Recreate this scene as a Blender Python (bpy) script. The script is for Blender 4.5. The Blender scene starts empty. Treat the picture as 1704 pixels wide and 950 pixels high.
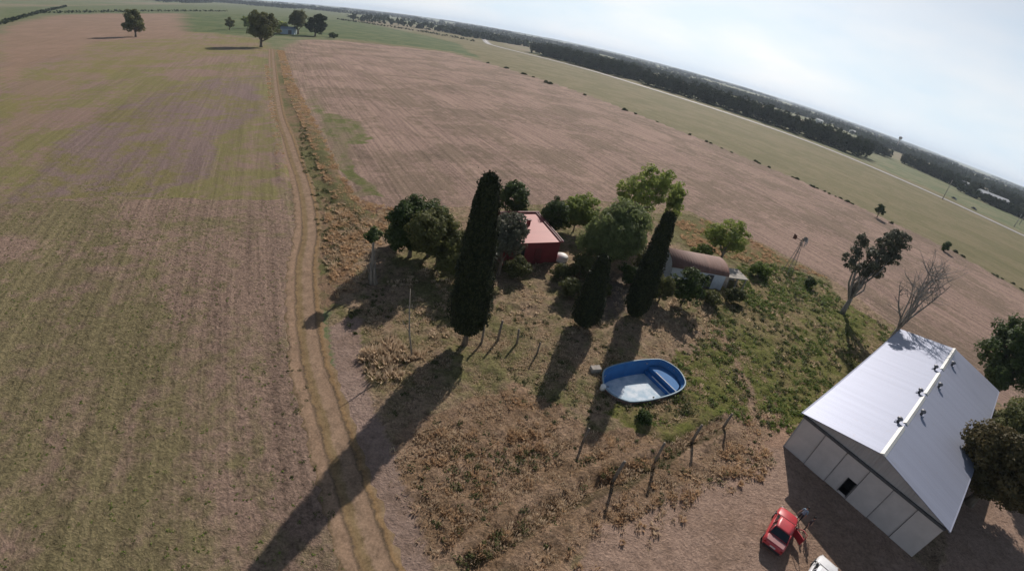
import bpy, bmesh, math, random
import numpy as np
from mathutils import Vector, Matrix
R = math.radians
scene = bpy.context.scene
C = bpy.context.collection

# ------------------------------------------------------------------ camera (wide action-camera lens with barrel distortion, 25 m up)
CAM_H = 25.0
LF, LK = 767.27, -0.10094            # focal length in pixels of a 1704 px wide frame, cubic term: theta = r + LK r^3
MC = Matrix(((0.9792533235758023, -0.2026398980105968, 0.0),
             (0.10189960779517401, 0.4924278514948558, -0.8643675612859091),
             (0.1751553544626449, 0.8464348071803376, 0.502860536328563)))
cam_d = bpy.data.cameras.new('camera'); cam = bpy.data.objects.new('camera', cam_d); C.objects.link(cam)
cam_d.type = 'PANO'; cam_d.panorama_type = 'FISHEYE_LENS_POLYNOMIAL'
cam_d.sensor_fit = 'HORIZONTAL'; cam_d.sensor_width = 36.0; cam_d.fisheye_fov = R(170)
q_ = 1704 / 36 / LF
cam_d.fisheye_polynomial_k0 = 0.0; cam_d.fisheye_polynomial_k1 = -q_; cam_d.fisheye_polynomial_k2 = 0.0
cam_d.fisheye_polynomial_k3 = -LK * q_ ** 3; cam_d.fisheye_polynomial_k4 = 0.0
cam_d.clip_start = 0.1; cam_d.clip_end = 60000
cam.matrix_world = Matrix.Translation((0, 0, CAM_H)) @ MC.to_4x4()
scene.camera = cam

# ------------------------------------------------------------------ light
SUN_AZ, SUN_EL = 16.5, 32.0          # azimuth from +Y towards +X
world = bpy.data.worlds.new('World'); scene.world = world; world.use_nodes = True
wn = world.node_tree.nodes; wl = world.node_tree.links
sky = wn.new('ShaderNodeTexSky'); sky.sky_type = 'NISHITA'; sky.sun_disc = False
sky.sun_elevation = R(SUN_EL); sky.sun_rotation = R(SUN_AZ)
sky.air_density = 1.0; sky.dust_density = 1.0; sky.ozone_density = 1.5; sky.altitude = 50
wn['Background'].inputs['Strength'].default_value = 0.068
hs_ = wn.new('ShaderNodeHueSaturation'); hs_.inputs['Saturation'].default_value = .75; wl.new(sky.outputs[0], hs_.inputs['Color'])
tcw = wn.new('ShaderNodeTexCoord'); spw = wn.new('ShaderNodeSeparateXYZ'); wl.new(tcw.outputs['Generated'], spw.inputs[0])
mrw = wn.new('ShaderNodeMapRange'); wl.new(spw.outputs['Z'], mrw.inputs[0])      # pale band of haze in the air near the horizon
for i_, v_ in enumerate((-.05, .42, .95, .0)): mrw.inputs[i_ + 1].default_value = v_
nzw = wn.new('ShaderNodeTexNoise'); nzw.inputs['Scale'].default_value = 3.0; nzw.inputs['Detail'].default_value = 5
mpw = wn.new('ShaderNodeMapping'); mpw.inputs['Scale'].default_value = (1, 1, 3.5); wl.new(tcw.outputs['Generated'], mpw.inputs[0]); wl.new(mpw.outputs[0], nzw.inputs['Vector'])
hz = wn.new('ShaderNodeMix'); hz.data_type = 'RGBA'; hz.inputs[6].default_value = (10.0, 12.4, 14.8, 1); hz.inputs[7].default_value = (13.2, 13.9, 14.9, 1); cmw = wn.new('ShaderNodeMapRange'); wl.new(nzw.outputs['Fac'], cmw.inputs[0]); cmw.inputs[1].default_value = .38; cmw.inputs[2].default_value = .64; wl.new(cmw.outputs[0], hz.inputs[0])
mxw = wn.new('ShaderNodeMix'); mxw.data_type = 'RGBA'; wl.new(mrw.outputs[0], mxw.inputs[0]); wl.new(hs_.outputs[0], mxw.inputs[6]); wl.new(hz.outputs[2], mxw.inputs[7])
wl.new(mxw.outputs[2], wn['Background'].inputs['Color'])
sd = bpy.data.lights.new('sun', 'SUN'); sd.energy = 4.8; sd.angle = R(0.6); sd.color = (1, 0.915, 0.84)
sun = bpy.data.objects.new('sun', sd); C.objects.link(sun)
sv = Vector((math.sin(R(SUN_AZ)) * math.cos(R(SUN_EL)), math.cos(R(SUN_AZ)) * math.cos(R(SUN_EL)), math.sin(R(SUN_EL))))
sun.rotation_euler = sv.to_track_quat('Z', 'Y').to_euler(); sun.location = (0, 0, 60)
vs = scene.view_settings
vs.view_transform = 'Standard'; vs.look = 'None'; vs.exposure = 0.10; vs.gamma = 1; vs.use_curve_mapping = False
scene.cycles.max_bounces = 6; scene.cycles.transparent_max_bounces = 8
scene.cycles.use_denoising = True

# ------------------------------------------------------------------ helpers
def at(x, y, z=0.0):
    """where the sight line through a photo pixel meets the height z"""
    dx, dy = x - 852, y - 475; r = math.hypot(dx, dy) / LF; th = r + LK * r ** 3
    s = math.sin(th) / max(r, 1e-9) / LF
    d = MC @ Vector((dx * s, -dy * s, -math.cos(th)))
    t = (CAM_H - z) / -d.z
    return (d.x * t, d.y * t)
def P(*px, z=0.0): return [at(a, b, z) for a, b in px]

def tag(o, label=None, cat=None, group=None, kind=None):
    if label: o['label'] = label
    if cat: o['category'] = cat
    if group: o['group'] = group
    if kind: o['kind'] = kind
    return o
def empty(name, loc, rz=0.0, **k):
    o = bpy.data.objects.new(name, None); C.objects.link(o); o.location = loc; o.rotation_euler = (0, 0, rz)
    o.empty_display_size = 0.3
    return tag(o, **k)
def copy_tree(o, parent=None):
    c = o.copy(); C.objects.link(c); c.parent = parent
    for ch in [x for x in C.objects if x.parent == o]: copy_tree(ch, c)
    return c

def qmesh(name, V, F, mat, parent=None, tint=None, smooth=False, cols=None):
    """fast mesh from numpy arrays, F is (n,3) or (n,4)"""
    V = np.asarray(V, np.float32); F = np.asarray(F, np.int32); n, k = F.shape
    me = bpy.data.meshes.new(name)
    me.vertices.add(len(V)); me.vertices.foreach_set('co', V.ravel())
    me.loops.add(n * k); me.loops.foreach_set('vertex_index', F.ravel())
    me.polygons.add(n); me.polygons.foreach_set('loop_start', np.arange(0, n * k, k, dtype=np.int32))
    if smooth: me.polygons.foreach_set('use_smooth', np.ones(n, bool))
    me.update(calc_edges=True)
    if tint is not None:
        a = me.attributes.new('tint', 'FLOAT', 'FACE'); a.data.foreach_set('value', np.asarray(tint, np.float32))
    for cn, arr in (cols or {}).items():
        a = me.attributes.new(cn, 'FLOAT_COLOR', 'POINT')
        arr = np.concatenate([arr, np.ones((len(arr), 1))], 1).astype(np.float32); a.data.foreach_set('color', arr.ravel())
    o = bpy.data.objects.new(name, me); C.objects.link(o)
    if mat: me.materials.append(mat)
    o.parent = parent
    return o

class MB:
    """collects boxes, tubes and polygons into ONE mesh"""
    def __init__(s): s.v = []; s.f = []
    def add(s, v, f):
        b = len(s.v); s.v += [tuple(p) for p in v]; s.f += [tuple(b + i for i in q) for q in f]; return s
    def box(s, c, d, rz=0.0, taper=1.0):
        ca, sa = math.cos(rz), math.sin(rz); v = []
        for k in (-1, 1):
            t = taper if k > 0 else 1
            for i, j in ((-1, -1), (1, -1), (1, 1), (-1, 1)):
                x, y = i * d[0] / 2 * t, j * d[1] / 2 * t
                v.append((c[0] + x * ca - y * sa, c[1] + x * sa + y * ca, c[2] + k * d[2] / 2))
        return s.add(v, [(0, 3, 2, 1), (4, 5, 6, 7), (0, 1, 5, 4), (1, 2, 6, 5), (2, 3, 7, 6), (3, 0, 4, 7)])
    def tube(s, pts, rad, n=7, cap=True):
        pts = [Vector(p) for p in pts]
        if not hasattr(rad, '__len__'): rad = [rad] * len(pts)
        v = []; f = []
        for i, p in enumerate(pts):
            t = (pts[min(i + 1, len(pts) - 1)] - pts[max(i - 1, 0)]).normalized()
            a = t.orthogonal().normalized() if abs(t.z) > .99 else t.cross(Vector((0, 0, 1))).normalized()
            b = t.cross(a)
            for k in range(n):
                w = 2 * math.pi * k / n; v.append(p + (a * math.cos(w) + b * math.sin(w)) * rad[i])
        for i in range(len(pts) - 1):
            for k in range(n):
                f.append((i * n + k, i * n + (k + 1) % n, (i + 1) * n + (k + 1) % n, (i + 1) * n + k))
        if cap: f.append(tuple(range(n - 1, -1, -1))); f.append(tuple((len(pts) - 1) * n + k for k in range(n)))
        return s.add(v, f)
    def quad(s, *p): return s.add(p, [tuple(range(len(p)))])
    def prism(s, poly, z0, z1):
        n = len(poly)
        return s.add([(p[0], p[1], z0) for p in poly] + [(p[0], p[1], z1) for p in poly],
                     [tuple(range(n - 1, -1, -1)), tuple(range(n, 2 * n))] + [(i, (i + 1) % n, n + (i + 1) % n, n + i) for i in range(n)])
    def build(s, name, mat, parent=None, smooth=False, bevel=0.0):
        me = bpy.data.meshes.new(name); me.from_pydata(s.v, [], s.f); me.update()
        bm = bmesh.new(); bm.from_mesh(me); bmesh.ops.recalc_face_normals(bm, faces=bm.faces); bm.to_mesh(me); bm.free()
        if smooth: me.polygons.foreach_set('use_smooth', np.ones(len(me.polygons), bool))
        me.materials.append(mat); o = bpy.data.objects.new(name, me); C.objects.link(o); o.parent = parent
        if bevel:
            b = o.modifiers.new('bevel', 'BEVEL'); b.width = bevel; b.segments = 2; b.limit_method = 'ANGLE'
        return o

# ---- numpy value noise
def vnoise(x, y, seed=0):
    xi = np.floor(x).astype(np.int64); yi = np.floor(y).astype(np.int64); fx = x - xi; fy = y - yi
    def h(a, b):
        n = (a * 374761393 + b * 668265263 + seed * 974711) & 0x7fffffff
        n = ((n ^ (n >> 13)) * 1274126177) & 0x7fffffff
        return ((n ^ (n >> 16)) & 0xffff) / 65535.0
    fx = fx * fx * (3 - 2 * fx); fy = fy * fy * (3 - 2 * fy)
    return (h(xi, yi) * (1 - fx) + h(xi + 1, yi) * fx) * (1 - fy) + (h(xi, yi + 1) * (1 - fx) + h(xi + 1, yi + 1) * fx) * fy
def fbm(x, y, sc, seed=0, oc=4):
    t = 0; a = 1; s_ = 0
    for o in range(oc):
        t = t + a * vnoise(x * sc * 2 ** o, y * sc * 2 ** o, seed + o); s_ += a; a *= .55
    return t / s_
def inside(px, py, poly):
    r = np.zeros(px.shape, bool); n = len(poly)
    for i in range(n):
        x1, y1 = poly[i]; x2, y2 = poly[(i + 1) % n]
        c = (y1 > py) != (y2 > py)
        with np.errstate(divide='ignore', invalid='ignore'):
            r ^= c & (px < (x2 - x1) * (py - y1) / (y2 - y1 + 1e-12) + x1)
    return r
def dist_line(px, py, line):
    d = np.full(px.shape, 1e9)
    for (x1, y1), (x2, y2) in zip(line[:-1], line[1:]):
        L = (x2 - x1) ** 2 + (y2 - y1) ** 2; t = np.clip(((px - x1) * (x2 - x1) + (py - y1) * (y2 - y1)) / L, 0, 1)
        d = np.minimum(d, np.hypot(px - x1 - t * (x2 - x1), py - y1 - t * (y2 - y1)))
    return d

# ------------------------------------------------------------------ materials
def nmat(name):
    m = bpy.data.materials.new(name); m.use_nodes = True; n = m.node_tree.nodes; l = m.node_tree.links
    return m, n, l, n['Principled BSDF']
def noise_node(n, l, vec, scale, detail=4, rough=.55, dist=0.0):
    t = n.new('ShaderNodeTexNoise'); t.inputs['Scale'].default_value = scale; t.inputs['Detail'].default_value = detail
    t.inputs['Roughness'].default_value = rough; t.inputs['Distortion'].default_value = dist
    if vec is not None: l.new(vec, t.inputs['Vector'])
    return t.outputs['Fac']
def mathn(n, l, op, a, b=None, clamp=False):
    m = n.new('ShaderNodeMath'); m.operation = op; m.use_clamp = clamp
    for i, v in enumerate((a, b)):
        if v is None: continue
        if isinstance(v, (int, float)): m.inputs[i].default_value = v
        else: l.new(v, m.inputs[i])
    return m.outputs[0]
def maprange(n, l, v, a, b, c=0.0, d=1.0):
    m = n.new('ShaderNodeMapRange'); l.new(v, m.inputs[0])
    for i, x in enumerate((a, b, c, d)): m.inputs[i + 1].default_value = x
    return m.outputs[0]
def mixc(n, l, f, a, b, mode='MIX'):
    m = n.new('ShaderNodeMix'); m.data_type = 'RGBA'; m.blend_type = mode
    for i, v in ((0, f), (6, a), (7, b)):
        if isinstance(v, (int, float)): m.inputs[i].default_value = v
        elif isinstance(v, tuple): m.inputs[i].default_value = (*v, 1)
        else: l.new(v, m.inputs[i])
    return m.outputs[2]
def mat(name, col, rough=.7, metal=0.0, var=.18, scale=3.0, spec=.5, bump=0.0, col2=None, lo=.35, hi=.65, stretch=None):
    m, n, l, b = nmat(name)
    tc = n.new('ShaderNodeTexCoord'); v = tc.outputs['Object']
    if stretch:
        mp = n.new('ShaderNodeMapping'); mp.inputs['Scale'].default_value = stretch; l.new(v, mp.inputs[0]); v = mp.outputs[0]
    f = noise_node(n, l, v, scale, 5, .6)
    c2 = col2 or tuple(c * (1 - 2 * var) for c in col)
    l.new(mixc(n, l, maprange(n, l, f, lo, hi), c2, col), b.inputs['Base Color'])
    b.inputs['Roughness'].default_value = rough; b.inputs['Metallic'].default_value = metal
    b.inputs['Specular IOR Level'].default_value = spec
    if bump:
        bp = n.new('ShaderNodeBump'); bp.inputs['Strength'].default_value = .6; bp.inputs['Distance'].default_value = bump
        l.new(f, bp.inputs['Height']); l.new(bp.outputs[0], b.inputs['Normal'])
    return m
def leafmat(name, a, b_, trans=.25, rough=.6):
    m, n, l, b = nmat(name)
    at_ = n.new('ShaderNodeAttribute'); at_.attribute_name = 'tint'
    col = mixc(n, l, at_.outputs['Fac'], a, b_)
    l.new(col, b.inputs['Base Color']); b.inputs['Roughness'].default_value = rough; b.inputs['Specular IOR Level'].default_value = .0 if name.startswith('far') else .12
    if trans:
        t = n.new('ShaderNodeBsdfTranslucent'); l.new(col, t.inputs['Color'])
        mx = n.new('ShaderNodeMixShader'); mx.inputs[0].default_value = trans
        l.new(b.outputs[0], mx.inputs[1]); l.new(t.outputs[0], mx.inputs[2]); l.new(mx.outputs[0], n['Material Output'].inputs['Surface'])
    return m
M = {}
M['cypress'] = leafmat('cypress_foliage', (.009, .015, .007), (.042, .050, .020), .05)
M['dark'] = leafmat('dark_foliage', (.032, .056, .018), (.095, .130, .040), .35)
M['olive'] = leafmat('olive_foliage', (.070, .082, .028), (.175, .178, .066), .4)
M['willow'] = leafmat('willow_foliage', (.130, .165, .060), (.250, .290, .115), .5)
M['lime'] = leafmat('lime_foliage', (.140, .190, .040), (.320, .370, .100), .5)
M['grey'] = leafmat('grey_foliage', (.070, .078, .052), (.155, .155, .105), .3)
M['brown_leaf'] = leafmat('brownish_foliage', (.050, .048, .020), (.145, .110, .046), .3)
M['belt'] = leafmat('far_foliage', (.026, .036, .020), (.052, .064, .034), .1)
M['weed'] = leafmat('weed_leaves', (.080, .125, .024), (.190, .245, .055), .4)
M['darkweed'] = leafmat('dark_weed_leaves', (.055, .068, .024), (.125, .130, .050), .35)
M['straw'] = leafmat('dry_grass_blades', (.38, .285, .19), (.68, .54, .38), .45)
M['rust_straw'] = leafmat('rusty_dry_grass_blades', (.36, .235, .135), (.62, .44, .27), .45)
M['bark'] = mat('bark', (.16, .125, .09), .9, scale=6, var=.25, bump=.03, stretch=(1, 1, .25))
M['palebark'] = mat('pale_bark', (.30, .26, .21), .9, scale=5, var=.25, bump=.02, stretch=(1, 1, .25))
M['greybark'] = mat('grey_bark', (.30, .27, .24), .9, scale=5, var=.25, bump=.02, stretch=(1, 1, .25))

# ------------------------------------------------------------------ ground
TRACK = P((452, 82), (455, 131), (459, 164), (465, 197), (477, 230), (487, 263), (499, 296), (509, 340), (512, 390), (504, 440), (505, 510), (516, 600), (540, 680), (562, 760), (590, 850), (622, 945)) + [(-2.0, 8.6), (1.5, 4.5)]
DITCH = P((466, 84), (482, 140), (505, 190), (530, 240), (550, 290), (575, 335), (612, 362))
TLEFT = P((444, 110), (455, 190), (466, 250), (470, 300))
EDGE = P((560, 68), (750, 88.5), (934, 143), (1091, 202.5), (1254, 268.5), (1423, 341), (1579, 415), (1704, 486)) + [(150, 72), (172, 38)]
POOL_RIM = P((1004, 618), (1018, 608), (1053, 600), (1086, 597), (1105, 599), (1128, 613), (1140, 631), (1139, 643), (1123, 654), (1089, 664), (1057, 668), (1041, 666), (1018, 655), (1005, 640), z=.35)

def axis(a, b, step, lo, hi, g=1.035):
    mid = list(np.arange(a, b, step)); s = step; x = mid[-1]; up = []
    while x < hi: s *= g; x += s; up.append(x)
    s = step; x = a; dn = []
    while x > lo: s *= g; x -= s; dn.append(x)
    return np.array(dn[::-1] + mid + up)
gx = axis(-34, 64, .30, -13500, 13500); gy = axis(7, 76, .30, -400, 13500)
GX, GY = np.meshgrid(gx, gy); fx, fy = GX.ravel(), GY.ravel(); NV = len(fx)
dcam = np.hypot(fx, fy)
wob = lambda s, sc, amp: (fbm(fx, fy, sc, s, 3) - .5) * amp
def zone(poly, amp=2.0, sc=.25):
    return inside(fx + wob(11, sc, amp * 2), fy + wob(23, sc, amp * 2), poly)
A = np.zeros((NV, 3)); B = np.zeros((NV, 3)); D = np.zeros((NV, 3))
def setz(mask, a, b, d):
    A[mask] = a; B[mask] = b; D[mask] = d
# far country by default: big fields of greens and stubble
setz(np.ones(NV, bool), (.095, .115, .055), (.150, .145, .080), (.1, .25, .1))
c1 = vnoise(fx / 900 + fy / 2600, fy / 700 - fx / 2200, 5); c2 = vnoise(fx / 500 - fy / 1500, fy / 420 + fx / 1500, 9)
for lo_, hi_, ca in ((0, .25, (.055, .085, .032)), (.6, .78, (.19, .15, .105)), (.78, 1, (.10, .125, .055))):
    mk = (np.floor(c1 * 12) / 12 * .6 + np.floor(c2 * 8) / 8 * .4 > lo_) & (np.floor(c1 * 12) / 12 * .6 + np.floor(c2 * 8) / 8 * .4 <= hi_) & (dcam > 700)
    A[mk] = ca
# pasture between the stubble and the highway
setz(zone(P((560, 62), (700, 52), (803, 58), (863, 84), (1036, 129), (1275, 208), (1574, 326), (1704, 390)) + [(330, 120), (172, 38)] + EDGE[::-1], 1.0, .05), (.130, .118, .060), (.165, .140, .080), (.4, .45, .12))
# stubble field on the right
STUB = DITCH[::-1] + P((500, 66)) + EDGE + [(110, 20), (66, 38)] + P((1510, 570), (1440, 505), (1390, 470), (1290, 420), (1190, 370), (1100, 345), (900, 345), (760, 345), (640, 350))
setz(zone(STUB, .8, .3), (.280, .198, .160), (.190, .140, .105), (.95, .8, .12))
# left field
LEFT = [(x - .8, y - .6) for x, y in TRACK] + [(-60, -60), (-420, -60), (-420, 250)] + P((0, 60), (120, 62), (330, 52), (440, 66))
setz(zone(LEFT, .7, .3), (.170, .150, .070), (.210, .148, .120), (.45, .5, .3))
setz(zone(P((0, 45), (90, 26), (250, 20), (372, 22), (345, 32), (312, 50), (315, 66), (200, 74), (60, 105), (0, 145)), 3, .05), (.225, .155, .115), (.200, .140, .100), (.4, .35, .1))
setz(zone(P((160, 70), (270, 64), (440, 68), (440, 90), (300, 100), (120, 140), (0, 240), (0, 170)), 6, .04), (.170, .148, .065), (.200, .145, .105), (.3, .4, .12))
setz(zone(P((0, 340), (230, 330), (470, 332), (500, 300), (495, 520), (520, 680), (600, 960)) + [(-20, -40), (-80, -40)], 1.2, .2), (.245, .175, .136), (.178, .150, .085), (.8, 1.05, .12))
setz(zone(P((300, 20), (395, 22), (560, 30), (640, 45), (760, 72), (800, 98), (750, 86), (680, 77), (560, 64), (450, 60), (360, 55), (308, 53)), 3, .03), (.060, .085, .032), (.100, .115, .050), (.2, .3, .2))
setz(zone(P((0, 12), (300, 8), (520, 14), (620, 34), (560, 34), (390, 24), (90, 24), (0, 42)), 5, .02), (.110, .120, .062), (.085, .105, .045), (.2, .3, .2))
setz(zone(P((40, 300), (80, 240), (180, 185), (300, 140), (425, 125), (432, 190), (345, 235), (330, 300), (250, 330), (0, 334)), 5, .06), (.185, .135, .120), (.165, .140, .068), (.5, .6, .15))
# strip between track and stubble: rough dry grass
setz(zone([(x + .2, y) for x, y in TRACK[:11]] + P((560, 520), (640, 420), (650, 365)) + [(x + 1.2, y + .8) for x, y in DITCH[::-1]], .6, .5), (.200, .135, .090), (.115, .108, .050), (.1, .8, .5))
# greenish flank east of the ditch
setz(zone(P((520, 150), (540, 190), (575, 195), (612, 215), (610, 238), (570, 240), (600, 290), (640, 330), (590, 320), (556, 260), (530, 205)), 3.2, .16), (.125, .132, .052), (.205, .160, .110), (.5, .8, .4))
# yard
YARD = P((545, 520), (600, 430), (610, 365), (690, 345), (820, 345), (1000, 335), (1130, 345), (1280, 410), (1400, 475), (1490, 545), (1520, 600)) + [(66, 38), (64, 8), (40, -20), (-2, -20)] + P((700, 950), (640, 760), (600, 640), (560, 560))
setz(zone(YARD, .8, .3), (.285, .208, .145), (.160, .145, .070), (.05, 1.2, .35))
setz(zone(P((700, 700), (860, 640), (1000, 720), (1200, 690), (1290, 720), (1260, 780), (1100, 860), (900, 950), (700, 950), (640, 740)), 1.0, .4), (.285, .200, .140), (.215, .146, .092), (.1, 1.2, .12))
setz(zone(P((1000, 690), (1180, 560), (1190, 480), (1240, 425), (1330, 455), (1420, 510), (1490, 560), (1360, 680), (1290, 720), (1240, 690), (1100, 735)), 1.2, .35), (.125, .130, .040), (.210, .165, .090), (.0, 1.1, .7))
setz(zone(P((1110, 370), (1170, 365), (1270, 410), (1330, 440), (1250, 440), (1150, 415)), .8, .4), (.235, .140, .085), (.135, .120, .050), (.0, .9, .4))
# bare lilac path to the right of the track
setz(zone(P((548, 545), (575, 528), (602, 530), (604, 600), (612, 660), (650, 735), (678, 830), (720, 950)) + [(1.5, 6), (-3, 6)] + P((612, 950), (590, 800), (568, 680), (552, 600)), .35, .6), (.265, .195, .160), (.215, .155, .122), (.0, .7, .03))
# sandy lot in front of the hangar
setz(zone(P((1240, 770), (1280, 730), (1316, 742)) + [(34, 14), (52, 30), (66, 22), (60, 0), (30, -10), (8, -6)] + P((960, 950), (1010, 880), (1110, 835), (1190, 800)), 1.0, .5), (.305, .218, .170), (.250, .176, .132), (.0, .75, .03))
setz(zone(P((1225, 690), (1300, 690), (1318, 735), (1250, 760)), .8, .6), (.28, .19, .14), (.22, .15, .11), (0, .6, .1))
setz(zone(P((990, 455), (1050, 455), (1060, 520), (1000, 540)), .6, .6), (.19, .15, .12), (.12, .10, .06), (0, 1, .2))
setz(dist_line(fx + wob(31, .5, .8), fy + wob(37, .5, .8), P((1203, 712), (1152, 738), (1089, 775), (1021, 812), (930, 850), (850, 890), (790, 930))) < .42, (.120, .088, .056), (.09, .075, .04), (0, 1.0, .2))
setz(dist_line(fx + wob(41, .4, 1.0), fy + wob(47, .4, 1.0), P((1195, 540), (1215, 590), (1245, 650), (1268, 720))) < .45, (.285, .205, .150), (.24, .175, .12), (0, .8, .1))
# relief
Z = np.zeros(NV)
near = np.clip(1 - (dcam - 90) / 60, 0, 1)
yard = inside(fx, fy, YARD).astype(float); lot = (A[:, 0] > .2249) & (D[:, 0] == 0)
Z += near * np.where(yard > 0, np.where(lot, .05 * (fbm(fx, fy, .9, 3, 3) - .5), .62 * np.maximum(fbm(fx, fy, 1.25, 3, 2) - .47, 0) + .2 * (fbm(fx, fy, .4, 6, 2) - .5)), .05 * (fbm(fx, fy, .9, 3, 3) - .5))
dd = dist_line(fx, fy, DITCH); Z += np.exp(-(dd / 1.3) ** 2) * .20 * (.6 + .8 * vnoise(fx * .7, fy * .7, 4)) - np.exp(-((dd - 2.2) / 1.0) ** 2) * .12
Z += np.exp(-(dist_line(fx, fy, TLEFT) / .8) ** 2) * .25
dt = dist_line(fx, fy, TRACK); Z *= np.clip((dt - 1.0) / 1.2, 0, 1)
FENCE = [at(1203, 705), at(1152, 728), at(1089, 769), at(1021, 794), at(930, 840), at(850, 885), at(780, 945)]
df = dist_line(fx, fy, FENCE); Z -= np.exp(-(df / .5) ** 2) * .38; Z += np.exp(-((df - 1.1) / .5) ** 2) * .14
HO = Vector((25.15, 25.85, 0)); hth = R(-52.0); HX = Vector((math.cos(hth), math.sin(hth), 0)); HY = Vector((-HX.y, HX.x, 0))
u_ = (fx - HO.x) * HX.x + (fy - HO.y) * HX.y; v_ = (fx - HO.x) * HY.x + (fy - HO.y) * HY.y
Z[(u_ > -1) & (u_ < 14) & (v_ > -1) & (v_ < 33)] = -.02
Z[inside(fx, fy, POOL_RIM)] = -1.9
far = np.clip((dcam - 1500) / 3000, 0, 1)
Z += far * ((fbm(fx, fy, 1 / 2600, 8, 3) - .45) * 26)
nx, ny = len(gx), len(gy); ii = np.arange((ny - 1) * (nx - 1)); r_, c_ = ii // (nx - 1), ii % (nx - 1); b0 = r_ * nx + c_
GF = np.stack([b0, b0 + 1, b0 + nx + 1, b0 + nx], 1)
gm, n, l, b = nmat('ground')
geo = n.new('ShaderNodeNewGeometry'); pos = geo.outputs['Position']
def attr(nm):
    a = n.new('ShaderNodeAttribute'); a.attribute_name = nm; return a
det = n.new('ShaderNodeSeparateColor'); l.new(attr('det').outputs['Color'], det.inputs[0])
n1 = noise_node(n, l, pos, .045, 9, .66, .6); n1b = noise_node(n, l, pos, .45, 6, .65, .3)
rot = n.new('ShaderNodeMapping'); rot.vector_type = 'POINT'; rot.inputs['Rotation'].default_value = (0, 0, R(-123)); l.new(pos, rot.inputs[0])
st = n.new('ShaderNodeMapping'); st.inputs['Scale'].default_value = (.045, 1.25, 1); l.new(rot.outputs[0], st.inputs[0])
st2 = n.new('ShaderNodeMapping'); st2.inputs['Scale'].default_value = (.012, .22, 1); l.new(rot.outputs[0], st2.inputs[0])
st3 = n.new('ShaderNodeMapping'); st3.inputs['Scale'].default_value = (.035, 2.6, 1); l.new(rot.outputs[0], st3.inputs[0]); row3 = noise_node(n, l, st3.outputs[0], 1.0, 2, .5, .05)
row = noise_node(n, l, st.outputs[0], 1.0, 5, .6, .15); row2 = noise_node(n, l, st2.outputs[0], 1.0, 5, .6, .5)
blend = mathn(n, l, 'ADD', mathn(n, l, 'MULTIPLY', n1, .66), mathn(n, l, 'MULTIPLY', n1b, .34))
blend = mathn(n, l, 'ADD', blend, mathn(n, l, 'MULTIPLY', mathn(n, l, 'SUBTRACT', row2, .5), mathn(n, l, 'MULTIPLY', det.outputs[0], .32)))
col = mixc(n, l, maprange(n, l, blend, .46, .545), attr('colA').outputs['Color'], attr('colB').outputs['Color'])
g1 = noise_node(n, l, pos, 1.6, 7, .78); g2 = noise_node(n, l, pos, 4.5, 5, .75)
gr = mathn(n, l, 'ADD', mathn(n, l, 'MULTIPLY', mathn(n, l, 'SUBTRACT', g1, .5), 2.3), mathn(n, l, 'MULTIPLY', mathn(n, l, 'SUBTRACT', g2, .5), 2.0))
f1 = mathn(n, l, 'MULTIPLY', gr, det.outputs[1])
f2 = mathn(n, l, 'MULTIPLY', mathn(n, l, 'ADD', mathn(n, l, 'MULTIPLY', mathn(n, l, 'SUBTRACT', row, .5), 1.3), mathn(n, l, 'ADD', mathn(n, l, 'MULTIPLY', mathn(n, l, 'SUBTRACT', row3, .5), .75), mathn(n, l, 'MULTIPLY', mathn(n, l, 'SUBTRACT', row2, .5), .9))), det.outputs[0])
fac = mathn(n, l, 'MAXIMUM', mathn(n, l, 'ADD', mathn(n, l, 'ADD', f1, f2), 1.0), .3)
cv = n.new('ShaderNodeVectorMath'); cv.operation = 'SCALE'; l.new(col, cv.inputs[0]); l.new(fac, cv.inputs['Scale'])
gn = noise_node(n, l, pos, .8, 8, .75, .3)
gmask = mathn(n, l, 'MULTIPLY', maprange(n, l, gn, .53, .62), det.outputs[2], True)
col = mixc(n, l, mathn(n, l, 'MULTIPLY', gmask, .75), cv.outputs[0], (.105, .120, .035))
hsg = n.new('ShaderNodeHueSaturation'); hsg.inputs['Saturation'].default_value = 1.06; hsg.inputs['Value'].default_value = 1.16; l.new(col, hsg.inputs['Color'])
l.new(hsg.outputs[0], b.inputs['Base Color']); b.inputs['Roughness'].default_value = .95; b.inputs['Specular IOR Level'].default_value = .1
bp = n.new('ShaderNodeBump'); bp.inputs['Distance'].default_value = .24; bp.inputs['Strength'].default_value = .8
l.new(mathn(n, l, 'ADD', f1, mathn(n, l, 'MULTIPLY', f2, .6)), bp.inputs['Height']); l.new(bp.outputs[0], b.inputs['Normal'])
ground = qmesh('ground', np.stack([fx, fy, Z], 1), GF, gm, smooth=True, cols={'colA': A, 'colB': B, 'det': D}); tag(ground, kind='structure')

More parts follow.
